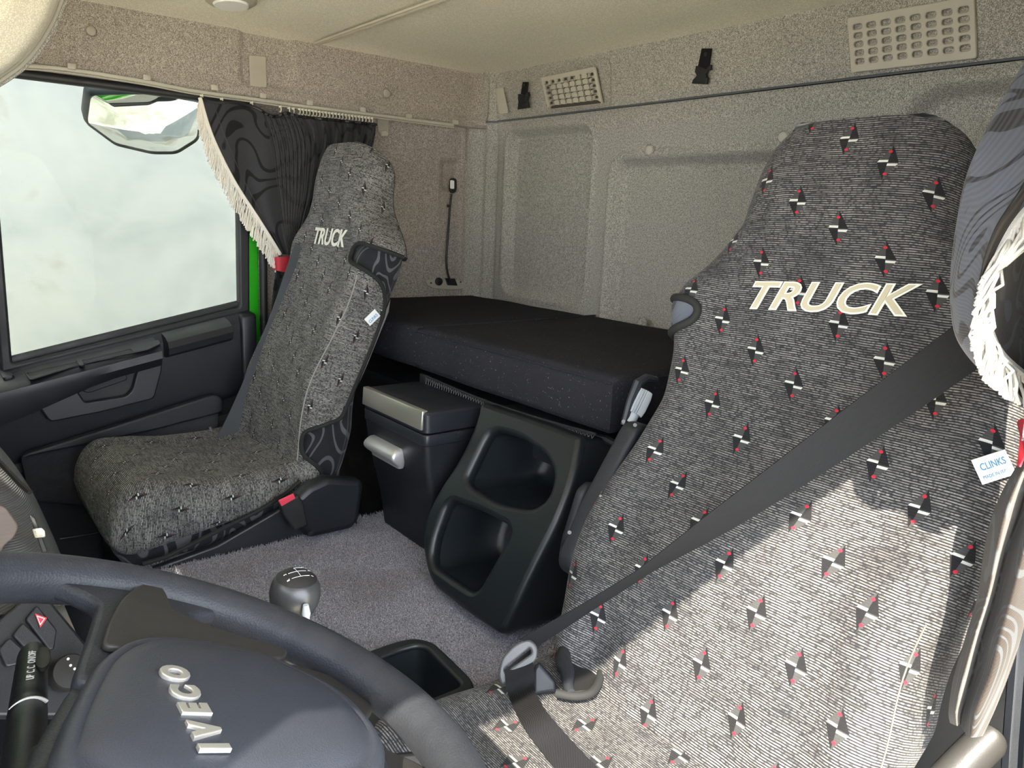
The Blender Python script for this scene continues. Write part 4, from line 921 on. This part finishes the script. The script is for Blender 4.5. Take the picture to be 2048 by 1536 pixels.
def stf(u0, t0): 
    base = sa_+sd_*slen*t0
    def f(x, y, z):
        lat = nrm(np.cross(sd_, side)); 
        ang = (u0+y)/.017; return base-sd_*x*1.0+(side*cos(ang)*.0180+lat*sin(ang)*.0180)+side*(z+.0004)
    return f
lat_s = nrm(np.cross(side, sd_))
link('printed_letters', text_mesh('UP  C. C.  ON/OFF', .0078, .0001, stf(.0, .13), off=.00015), m_white, stk, False)
link('thumb_pad', loft([[sa_+sd_*(slen*.05+cos(a)*.026*s_)+lat_s*np.sign(lat_s@RT)*(.008+sin(a)*.0065*s_)+side*(h+.0022) for a in np.linspace(0, 2*pi, 25)[:-1]] for s_, h in ((1, .0125), (.94, .0155), (.7, .0145))]), m_rubber, stk, True, 50)
link('white_arc', tube([sa_+sd_*(slen*.47-.006*sin(pi*t*.5))+(side*cos((t-.5)*1.6)*.0180+lat_s*np.sign(lat_s@RT)*sin((t-.5)*1.6)*.0178) for t in np.linspace(0, 1, 12)], [.0003, .0012, .0016], 6), m_white, stk)

# ================================================================== DASHBOARD
db_ = thing('dashboard', 'grey ribbed dashboard end at the left edge behind the steering wheel', 'dashboard', (1.0, 1.6, .2))
def D(px, py, d): return P(px, py, ('d', d))
# big curved cover whose rear edge is seen
edge = [(-30, 862), (10, 905), (40, 945), (68, 990), (92, 1040), (112, 1085), (135, 1140), (170, 1200)]
Lp = []
for i, (x, y) in enumerate(edge):
    d = 1.22-.02*i; Lp.append([D(x, y, d+.16), D(x-2, y+1, d+.05), D(x-5, y+4, d), D(x-22, y+8, d-.04), D(x-60, y+14, d-.07), D(x-120, y+24, d-.09), D(x-260, y+40, d-.12), D(x-320, y+60, d+.10)])
link('cover', loft([list(map(tuple, smooth(l, 30))) for l in [list(q) for q in np.transpose([smooth([r_[k] for r_ in Lp], 40) for k in range(8)], (1, 0, 2))]], (True, True)), m_ribgrey, db_, True, 60)
link('film_panel', plate([(-40, 1005), (10, 1012), (38, 1052), (28, 1075), (8, 1090), (0, 1108), (-40, 1120)], ('p', tuple(D(10, 1060, 1.03)), tuple(nrm(CAM-D(10, 1060, 1.03)))), .006, .002, .006), m_wood, db_)
link('joint', tube([D(-10, 915, 1.11), D(14, 940, 1.10), D(40, 968, 1.085), D(60, 985, 1.075)], .004, 6), m_rubber, db_)
link('vent_slide', plate([(64, 1058), (84, 1056), (90, 1062), (91, 1074), (70, 1076)], ('p', tuple(D(78, 1066, 1.035)), tuple(nrm(CAM-D(78, 1066, 1.035)))), .012, .003, .002), m_beige, db_)
link('vent_slot', plate([(59, 1030), (70, 1035), (96, 1104), (84, 1106)], ('p', tuple(D(78, 1066, 1.045)), tuple(nrm(CAM-D(78, 1066, 1.045)))), .006, .0015, .002), m_rubber, db_)
# body behind, switch panel, beige strip
hb8 = lambda p, q, n_, t: [p, q]
link('lower_body', hexa([D(-260, 1150, 1.25), D(230, 1150, 1.15), D(230, 1700, .95), D(-260, 1700, .95), D(-260, 1150, 1.55), D(230, 1150, 1.45), D(230, 1700, 1.25), D(-260, 1700, 1.25)], .02, 3), m_black, db_)
swn = nrm(CAM-D(80, 1290, 1.0)+np.array([0, -.35, .2])); SP = ('p', tuple(D(80, 1290, .98)), tuple(swn))
link('dash_sun_block', slab((.0, 1.80, .30), (2.05, 2.07, .92), .02), m_dark, db_)  # unseen dash block, added and heightened to stop sun reaching the carpet
spn = link('switch_panel', plate([(-60, 1290), (40, 1202), (72, 1192), (170, 1310), (182, 1400), (120, 1440), (-60, 1440)], SP, .03, .004, .006), m_black, db_)
SP2 = ('p', tuple(D(80, 1290, .98)+swn*.031), tuple(swn))
for q in ([(48, 1240), (72, 1212), (112, 1262), (106, 1300), (96, 1302)], [(22, 1272), (44, 1246), (80, 1282), (92, 1306), (60, 1312)], [(-6, 1300), (18, 1276), (44, 1300), (36, 1330), (10, 1336)]):
    link('switch', plate(q, SP2, .006, .002, .004), m_dark, spn)
SP3 = ('p', tuple(np.array(SP2[1])+swn*.0075), tuple(swn))
hzt = link('hazard_triangle', plate([(69, 1227), (94, 1236), (80, 1256)], SP3, .0016, .0005, .001), m_redp, spn, False)
SP4 = ('p', tuple(np.array(SP3[1])+swn*.0022), tuple(swn))
c3 = to2([(73, 1231), (90, 1237), (80, 1251)], SP4); cc = np.mean(c3, axis=0); link('white_triangle', plate2([c3, [cc+(q-cc)*.72 for q in c3][::-1]], .0006, .0001, SP4), m_white, hzt, False)
kn_c = D(138, 1345, .95)
kno = link('rotary_knob', loft([[kn_c+nrm(np.cross(swn, [0, 0, 1]))*cos(a)*r+np.cross(swn, nrm(np.cross(swn, [0, 0, 1])))*sin(a)*r+swn*h for a in np.linspace(0, 2*pi, 33)[:-1]] for r, h in ((.022, -.01), (.022, .006), (.020, .009), (.009, .010))]), m_rubber, spn, True, 40)
for x, y in ((136, 1318), (141, 1331), (149, 1338), (105, 1343), (108, 1348)):
    p = D(x, y, .935); link('mark', tube([p, p+swn*.001], .0016, 8), m_white, kno)
link('beige_strip', hexa([D(84, 1196, 1.10), D(122, 1196, 1.10), D(182, 1335, 1.0), D(172, 1300, 1.0), D(84, 1196, 1.13), D(122, 1196, 1.13), D(182, 1335, 1.03), D(172, 1300, 1.03)], .003), m_beige_d, db_)

# ================================================================== CURTAIN RAIL AND PASSENGER CURTAIN
XR = ('x', 2.036)
rl = thing('curtain_rail', 'thin beige curtain rail with clips along the passenger side header', 'curtain rail', (2.04, 1.0, 1.30))
rp = smooth([P(x, y, XR) for x, y in ((-60, 128), (31, 130), (137, 139), (290, 163), (396, 183), (520, 200), (620, 214), (760, 231), (907, 250))], 80)
link('track', tube(rp, .0048, 8, flat=((1, 0, 0), .7)), m_rail, rl)
link('track_lip', tube([p-np.array([.002, 0, .008]) for p in rp], .0022, 6), m_rail, rl)
for x, y in ((143, 138), (293, 160), (428, 180), (525, 196), (618, 210), (725, 224), (817, 237), (910, 249)):
    p = P(x, y-2, XR); link('rail_clip', rbox(p+np.array([-.002, 0, .003]), (.012, .018, .014), .002), m_rail, rl)
def arr(*q): return np.array(q, float)
Lb = smooth(arr((402, 192), (425, 268), (468, 358), (520, 440), (562, 508)), 80); Rb = smooth(arr((752, 240), (744, 290), (700, 380), (640, 460), (602, 512)), 80)
Tt = smooth(arr((402, 196), (430, 203), (470, 204), (510, 214), (545, 232), (572, 225), (600, 232), (680, 240), (752, 248)), 80)
def samp(c, t): i = t*(len(c)-1); k = min(int(i), len(c)-2); return c[k]+(c[k+1]-c[k])*(i-k)
na, nb_ = 420, 60; V = []; pcq = {}
def curt(a, b):
    l, r, t = samp(Lb, b), samp(Rb, b), samp(Tt, a); q = l*(1-a)+r*a+(t-(Lb[0]*(1-a)+Rb[0]*a))*(1-b)**1.3
    dens = max(a-.42, 0); ph = 2*pi*(1.0*a+24*dens)+.8*sin(9*b+5*a); am = (.004+.013*sst(.40, .52, a)*(.7+.3*sin(31*a)))*(.55+.45*sin(pi*min(b*1.2+.1, 1)))+.006*b
    return P(q[0], q[1], ('x', 2.012-am*sin(ph)-.012*sin(pi*b)*(1-a)+.004*sin(23*a+7*b)))
for i in range(na+1):
    for j in range(nb_+1): V.append(curt(i/na, j/nb_))
Fc = [(i*(nb_+1)+j, (i+1)*(nb_+1)+j, (i+1)*(nb_+1)+j+1, i*(nb_+1)+j+1) for i in range(na) for j in range(nb_)]
pcu = thing('curtain', 'dark loop print curtain with cream fringe, tied back behind the far seat', 'curtain', (2.0, .8, .9))
link('cloth', mesh(V, Fc), m_curt, pcu, True, 180)
link('header_hem', tube([curt(t, .0)+np.array([-.002, 0, -.002]) for t in np.linspace(0, 1, 160)], .0045, 6), m_rubber, pcu)
link('stitch_line', tube([curt(.105+.02*t, t)+np.array([-.0015, 0, 0]) for t in np.linspace(0.02, .98, 60)], .0009, 5), m_rubber, pcu)
link('braid', tube([curt(0, t)+np.array([-.002, .003, 0]) for t in np.linspace(0, 1, 60)], .0055, 6), m_fringe2, pcu)
def strands(roots, down, ln, r=.0012, seed=1, n=5, name='fringe', parent=None, mat=None):
    g = np.random.default_rng(seed); ms = []
    for p in roots:
        l = ln*g.uniform(.85, 1.08); dv = nrm(np.array(down)+g.normal(0, .035, 3)); side = g.normal(0, .0018, 3)
        pts = [p, p+dv*l*.33+side, p+dv*l*.66-side*.6, p+dv*l]; ms.append(tube(pts, [r, r, r*1.15, r*1.5], n, caps=False))
    o = link(name, join(*ms), mat or m_fringe, parent, True, 180); return tag(o, kind='stuff')
strands([curt(0, t)+np.array([-.002, .004, 0]) for t in np.linspace(0.004, .97, 230)], (0, .18, -1), .060, .0012, 1, 4, parent=pcu, mat=m_fringe2)
for i, (x, y) in enumerate([(403, 187), (443, 194), (503, 201), (560, 209), (577, 212), (586, 213)]+[(598+6.6*k, 214+.82*k) for k in range(23)]):
    p = P(x, y+9, ('x', 2.026)); link('curtain_hook', join(tube([p+np.array([0, -.003, .010]), p+np.array([-.001, -.003, -.003]), p+np.array([-.002, 0, -.009]), p+np.array([-.002, .004, -.006])], .0017, 6), rbox(p+np.array([-.001, 0, .006]), (.003, .008, .005), .0008, 1)), m_hook, pcu)
tie = thing('curtain_tie', 'red cloth tie band around the far curtain beside the belt', 'tie band', tuple(P(560, 528, ('x', 2.0))))
tA = smooth([P(x, y, ('x', v)) for x, y, v in ((541, 516, 2.03), (552, 514, 1.995), (568, 514, 1.988), (586, 510, 1.995), (606, 512, 2.03))], 24); tB = smooth([P(x, y, ('x', v)) for x, y, v in ((545, 538, 2.03), (554, 541, 1.995), (570, 544, 1.988), (586, 538, 1.995), (606, 540, 2.03))], 24)
link('band', ribbon(tA, tB, .002), m_red, tie)
V = []; nl = 50
for i in range(31):
    for j in range(nl+1):
        a, b = i/30, j/nl; l = samp(arr((552, 535), (546, 580), (538, 650), (532, 720)), b); r = samp(arr((600, 535), (590, 580), (565, 650), (550, 720)), b); q = l*(1-a)+r*a
        V.append(P(q[0], q[1], ('x', 2.05-.010*sin(a*14+1)-.01*sin(a*pi))))
link('tail_cloth', mesh(V, [(i*(nl+1)+j, (i+1)*(nl+1)+j, (i+1)*(nl+1)+j+1, i*(nl+1)+j+1) for i in range(30) for j in range(nl)]), m_curt, pcu, True, 180)

# ================================================================== DRIVER SIDE CURTAIN
dcu = thing('curtain', 'loop print curtain with sunlit white fringe bunched beside the driver seat', 'curtain', (.1, 1.0, .8))
def patch(rows, n1, n2, mat, name, parent, wob=0.0, ph=0.0, freq=9):
    """rows: list of polylines of (px, py, depth); interpolated smoothly both ways"""
    C1 = [smooth(arr(*r_), n2) for r_ in rows]; m = min(len(c) for c in C1); C1 = [resample(c, m) for c in C1]; grid = np.array([smooth(np.array([c[k] for c in C1]), n1) for k in range(m)])
    V = []; A, B = grid.shape[0], grid.shape[1]
    for i in range(A):
        for j in range(B):
            x, y, d = grid[i, j]; V.append(P(x, y, ('d', d+wob*sin(j/B*freq+ph+i/A*3)+wob*.5*sin(j/B*freq*2.3+i/A*7))))
    return link(name, mesh(V, [(i*B+j, i*B+j+1, (i+1)*B+j+1, (i+1)*B+j) for i in range(A-1) for j in range(B-1)]), mat, parent, True, 180), V, A, B
S0 = [(2075, 110, .80), (2010, 230, .76), (1950, 345, .74), (1925, 450, .74), (1910, 550, .74), (1912, 630, .74), (1935, 690, .74), (1990, 750, .74), (2075, 830, .74)]
S1 = [(2060, 110, .72), (1992, 230, .68), (1940, 345, .66), (1915, 450, .66), (1903, 550, .66), (1904, 630, .66), (1920, 690, .66), (1975, 755, .66), (2070, 835, .66)]
S2 = [(2120, 170, .63), (2085, 270, .61), (2044, 370, .60), (1990, 455, .60), (1962, 540, .60), (1952, 620, .61), (1960, 680, .62), (1995, 740, .63), (2075, 820, .65)]
S3 = [(2220, 230, .62), (2150, 320, .61), (2085, 400, .61), (2028, 475, .61), (1990, 550, .61), (1978, 630, .62), (1990, 690, .625), (2025, 740, .635), (2085, 800, .65)]
S4 = [(2300, 260, .70), (2240, 340, .70), (2160, 420, .70), (2110, 500, .70), (2085, 570, .70), (2075, 640, .69), (2080, 690, .68), (2100, 740, .67), (2120, 800, .66)]
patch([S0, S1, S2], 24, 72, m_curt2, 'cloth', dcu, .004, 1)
patch([S2, S3, S4], 24, 72, m_curt3, 'reverse_side', dcu, .006, 2, 11)
# upper drape up to the driver side rail
V = []; topz = 1.262
for i in range(61):
    a = i/60; y0_ = 1.40-.52*a; pt = np.array([.045+.012*sin(a*60), y0_, topz]); q = samp(np.array([P(*r_[:2], ('d', r_[2])) for r_ in (S0[0], S1[0], S2[0], S3[0], S4[0])]), 1-a)
    for j in range(21): b = j/20; V.append(pt*(1-b)+q*b+np.array([.008*sin(a*50)*(1-b), 0, 0]))
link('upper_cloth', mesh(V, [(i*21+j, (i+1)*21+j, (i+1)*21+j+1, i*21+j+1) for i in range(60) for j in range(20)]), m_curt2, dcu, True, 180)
V = []  # extra curtain folds out of view, added to shade the upper backrest
for i in range(81):
    a = i/80
    for j in range(31):
        b = j/30; y = (.80+.30*a)*(1-b)+(.82+.09*a)*b; V.append((.035+.035*b+(.014-.004*b)*sin(a*62+2*b), y, 1.262-.42*b))
link('shading_cloth', mesh(V, [(i*31+j, (i+1)*31+j, (i+1)*31+j+1, i*31+j+1) for i in range(80) for j in range(30)]), m_curt2, dcu, True, 180)
rt = smooth(arr((2120, 355, .60), (2048, 430, .598), (2010, 490, .598), (1985, 550, .598), (1972, 610, .60), (1976, 660, .61), (2000, 710, .615), (2050, 755, .63), (2110, 800, .64)), 120)
roots = [P(x, y, ('d', d)) for x, y, d in rt]
link('braid', tube(roots, .0042, 6), m_fringe, dcu)
gg = np.random.default_rng(4); ms = []
for k in range(85):
    t = gg.uniform(0, 1); p = samp(np.array(roots), t); e = samp(arr((2075, 450, .585), (2010, 530, .585), (1962, 560, .585), (1945, 640, .59), (1945, 700, .595), (1968, 760, .60), (2010, 795, .61), (2048, 812, .615), (2085, 830, .62)), min(1, t+gg.uniform(0, .06)))
    q = P(e[0], e[1], ('d', e[2])); mid = (p+q)/2+gg.normal(0, .004, 3)-FW*.006
    ms.append(tube([p, (p+mid)/2+gg.normal(0, .0015, 3), mid, (mid+q)/2+gg.normal(0, .0015, 3), q], [.0014, .0015, .0015, .0016, .0021], 5, caps=False))
tag(link('fringe', join(*ms), m_fringe, dcu, True, 180), kind='stuff')
T0 = [(2056, 900, .70), (2022, 950, .71), (1988, 1020, .72), (1968, 1100, .73), (1955, 1190, .74), (1932, 1270, .75), (1908, 1350, .76), (1897, 1420, .765), (1900, 1446, .77)]
T1 = [(2066, 900, .66), (2042, 950, .66), (2015, 1020, .67), (1995, 1100, .68), (1975, 1190, .69), (1950, 1270, .70), (1928, 1350, .71), (1912, 1420, .72), (1914, 1452, .725)]
T2 = [(2076, 900, .70), (2060, 950, .71), (2040, 1020, .73), (2012, 1100, .74), (1990, 1190, .75), (1966, 1270, .76), (1945, 1350, .765), (1925, 1420, .77), (1920, 1450, .77)]
T3 = [(2090, 900, .65), (2080, 950, .65), (2068, 1020, .66), (2048, 1100, .665), (2024, 1190, .67), (2000, 1270, .68), (1978, 1350, .69), (1950, 1420, .70), (1938, 1474, .71)]
T4 = [(2110, 900, .68), (2104, 950, .68), (2096, 1020, .69), (2084, 1100, .69), (2062, 1190, .69), (2044, 1270, .70), (2018, 1350, .71), (1990, 1420, .72), (1966, 1472, .72)]
patch([T0, T1, T2, T3, T4], 64, 60, m_curt3, 'tail_cloth', dcu, .003, 0)
tie2 = thing('curtain_tie', 'red cloth tie band around the sunlit curtain at the right edge', 'tie band', tuple(P(2050, 870, ('d', .66))))
link('band', ribbon(smooth([P(x, y, ('d', d)) for x, y, d in ((2036, 845, .70), (2044, 838, .645), (2075, 836, .63), (2120, 838, .66))], 20), smooth([P(x, y, ('d', d)) for x, y, d in ((2050, 905, .70), (2054, 912, .645), (2085, 908, .63), (2130, 900, .66))], 20), .002), m_red, tie2)
link('tie_end', ribbon(smooth([P(x, y, ('d', d)) for x, y, d in ((2040, 872, .66), (2038, 900, .655), (2036, 930, .655))], 8), smooth([P(x, y, ('d', d)) for x, y, d in ((2062, 872, .655), (2052, 905, .65), (2040, 934, .65))], 8), .0015), m_red, tie2)
tag(link('trim_17', tube([P(2062, 1120, ('d', .80)), P(2040, 1300, ('d', .80)), P(2026, 1480, ('d', .80)), P(2020, 1600, ('d', .80))], .010, 8), m_dark), kind='structure')

# ================================================================== REAR WALL FITTINGS
UPP = ('t', .0135, ZS, -.12)
def grille(tl, tr, br, bl, label, cols=8, rows=5):
    tl, tr, br, bl = map(np.array, (tl, tr, br, bl)); c = P(*((tl+br)/2), UPP)
    g = thing('vent_grille', label, 'vent', tuple(c), 'vent grilles in the upper rear wall')
    T2_ = [np.array(q) for q in to2([tl, tr, br, bl], UPP)]; bi = lambda u, v: (T2_[0]*(1-u)+T2_[1]*u)*(1-v)+(T2_[3]*(1-u)+T2_[2]*u)*v
    hs = []
    for r_ in range(rows):
        for k in range(cols):
            u, v = .085+.835*k/(cols-1), .19+.62*r_/(rows-1); hs.append(fillet([bi(u-.040, v-.050), bi(u+.040, v-.050), bi(u+.040, v+.050), bi(u-.040, v+.050)], .005, 4))
    link('plate', plate2([fillet(T2_, .006)]+hs, .009, .0018, UPP), m_beige, g, True, 50)
    o, a, b, n = basis(UPP); UB = (o-n*.006, a, b, n)
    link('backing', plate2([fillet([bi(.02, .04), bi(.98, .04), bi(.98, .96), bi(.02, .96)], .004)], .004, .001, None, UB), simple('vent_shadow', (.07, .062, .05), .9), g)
    for r_ in range(rows):
        v = .19+.62*r_/(rows-1)+.030
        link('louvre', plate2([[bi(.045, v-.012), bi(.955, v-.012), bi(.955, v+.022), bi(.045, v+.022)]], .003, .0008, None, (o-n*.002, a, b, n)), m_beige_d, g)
    return g
grille((1085, 155), (1193, 133), (1208, 208), (1100, 220), 'beige slotted vent grille in the rear wall near the far corner')
grille((1698, 36), (1952, -8), (1957, 117), (1706, 146), 'beige slotted vent grille in the rear wall above the near seat')
def buckle(strap, body, scr, label):
    p = P(*scr, UPP); o, a, b, n = basis(UPP); U2 = ('p', tuple(p+n*.010), tuple(n)); U3 = ('p', tuple(p+n*.006), tuple(n))
    t = thing('hanging_buckle', label, 'buckle', tuple(p)); link('strap', plate(strap, U3, .006, .001, .0012), m_web, t)
    link('buckle_body', plate(body, U2, .010, .002, .0015), m_rubber, t)
    q = P(*scr, U2)+n*.004; link('screw', tube([q, q+n*.003], .0045, 12), m_rubber, t)
    bb = np.mean(np.array(body), axis=0); U4 = ('p', tuple(p+n*.0205), tuple(n)); w = (np.array(body)-bb)*.42+bb
    link('release_tab', plate([tuple(q_) for q_ in w], U4, .002, .0006, .001), m_blackt, t)
buckle([(1406, 97), (1425, 97), (1419, 137), (1398, 135)], [(1396, 132), (1418, 137), (1425, 129), (1426, 140), (1419, 142), (1416, 150), (1420, 157), (1417, 169), (1388, 167), (1390, 160), (1398, 151), (1394, 144)], (1414, 109), 'black strap buckle hanging on the rear wall between the two vents')
buckle([(1048, 164), (1058, 164), (1055, 190), (1044, 188)], [(1041, 188), (1054, 190), (1060, 184), (1061, 192), (1058, 200), (1061, 215), (1039, 219), (1041, 205), (1040, 196)], (1052, 170), 'black strap buckle hanging in the corner recess left of the small vent')
def blank(px, pl, name, label, mat, cat, th=.004, r=.005):
    c = P(*np.mean(np.array(px), axis=0), pl); t = thing(name, label, cat, tuple(c)); o, a, b, n = basis(pl)
    link('plate', plate(px, pl, th, .0015, r), mat, t); q = np.mean(np.array(px), axis=0); inn = [tuple(q+(np.array(p)-q)*.86) for p in px]
    link('inner_face', plate(inn, (pl[0], pl[1]-th*.6) if pl[0] == 'x' else (pl[0], pl[1]+th, *pl[2:]), .0012, .0005, r*.8), mat, t)
HX = ('x', 2.058)
blank([(990, 177), (1007, 174), (1018, 226), (1001, 229)], UPP, 'blank_plate', 'small beige blank plate in the rear wall corner recess', m_beige, 'plate')
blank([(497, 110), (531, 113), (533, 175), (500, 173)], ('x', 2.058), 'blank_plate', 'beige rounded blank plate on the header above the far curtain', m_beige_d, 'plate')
def disc(px, py, rpx, pl, label, mat, h=.004):
    c = P(px, py, pl); o, a, b, n = basis(pl); d_ = (c-CAM)@FW; r = rpx*d_/F
    t = thing('plug_button', label, 'plug', tuple(c))
    link('cap', loft([[c+a*cos(w)*r*s_+b*sin(w)*r*s_+n*z for w in np.linspace(0, 2*pi, 29)[:-1]] for s_, z in ((1.05, -.003), (1.0, h*.6), (.85, h), (.3, h*1.1))]), mat, t, True, 60)
    link('recess_ring', tube([c+a*cos(w)*r*1.25+b*sin(w)*r*1.25+n*.0005 for w in np.linspace(0, 2*pi, 29)[:-1]], r*.14, 6, True), m_header if pl[0] == 'x' else m_wall, t)
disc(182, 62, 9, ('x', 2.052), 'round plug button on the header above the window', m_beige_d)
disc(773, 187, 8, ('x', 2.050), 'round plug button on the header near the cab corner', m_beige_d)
disc(1298, 300, 9, ('y', .006), 'pale plug button on the rear wall above the big panel', m_beige)
disc(988, 350, 4.5, ('y', .004), 'tiny plug button on the rear wall beside the corner rib', m_beige_d)
disc(1566, 274, 10, ('y', .006), 'pale plug button half hidden by the near headrest', m_beige)
disc(1284, 646, 9, ('y', .004), 'felt coloured plug button just above the mattress', m_wall)
hk = thing('coat_hook', 'beige folding coat hook on the side wall beside the far curtain', 'hook', tuple(P(765, 255, ('x', 2.105))))
link('hook_plate', plate([(752, 236), (774, 236), (776, 271), (762, 273), (754, 262)], ('x', 2.108), .010, .003, .006), m_beige_d, hk)
link('hook_tongue', plate([(760, 262), (770, 260), (775, 266), (774, 273), (761, 273)], ('x', 2.097), .008, .003, .004), m_beige, hk)
# reading lamp and socket panel
XL = 2.106
so = thing('socket_panel', 'pale oval socket panel with switch on the side wall above the mattress', 'socket', tuple(P(888, 568, ('x', XL))))
link('panel', plate([(850, 560), (868, 556), (918, 560), (930, 566), (926, 578), (906, 579), (866, 577), (852, 570)], ('x', XL), .007, .002, .008), m_beige_d, so)
q = P(877, 563, ('x', XL-.008)); link('rotary_switch', loft([[q+np.array([-h, cos(a)*r, sin(a)*r]) for a in np.linspace(0, 2*pi, 25)[:-1]] for r, h in ((.014, -.002), (.0135, .006), (.011, .008))]), m_rubber, so, True, 40)
link('socket_cap', plate([(889, 556), (908, 557), (913, 571), (894, 570)], ('x', XL-.008), .008, .002, .002), m_rubber, so)
for x, y in ((862, 566), (921, 564)):
    q = P(x, y, ('x', XL-.0075)); link('screw', tube([q, q+np.array([-.0015, 0, 0])], .003, 10), m_rubber, so)
rlp = thing('reading_lamp', 'black gooseneck reading lamp rising from the socket panel', 'lamp', tuple(P(896, 560, ('x', XL-.02))))
link('gooseneck', tube(smooth([P(x, y, ('x', v)) for x, y, v in ((901, 562, 2.088), (896, 548, 2.075), (893, 520, 2.07), (896, 470, 2.07), (899, 430, 2.07), (901, 405, 2.07), (903, 388, 2.07))], 40), .0038, 8), m_rubber, rlp)
link('neck_clip', rbox(P(897, 412, ('x', 2.068)), (.008, .012, .010), .002), m_rubber, rlp)
hd = link('lamp_head', plate([(899, 356), (910, 357), (911, 376), (908, 386), (900, 387), (896, 378)], ('x', 2.072), .012, .004, .008), m_rubber, rlp, True, 60)
link('lamp_lens', plate([(900, 360), (908, 361), (908, 378), (900, 377)], ('x', 2.0598), .002, .0007, .004), m_lens, hd)
# overhead shelf corner at the top left
E0 = [(140, -60), (118, -10), (100, 35), (74, 80), (40, 120), (0, 150), (-60, 185)]
rows = [[(x-k, y-k*.55, d) for x, y in E0] for k, d in ((0, 1.50), (10, 1.47), (40, 1.44), (90, 1.40), (180, 1.36))]
os_, V_, A_, B_ = patch(rows, 30, 40, m_beige_d, 'trim_18', None, 0); tag(os_, kind='structure'); os_.data.materials[0] = m_ceil
for k, (dx, m_) in enumerate(((1, m_rail), (7, m_beige_d), (14, m_rail), (20, m_wall))):
    tag(link('trim_%d' % (19+k), tube(smooth([P(x+dx-8, y+dx*.7-4, ('d', 1.50+.012*k)) for x, y in E0], 40), .0052, 8), m_), kind='structure')
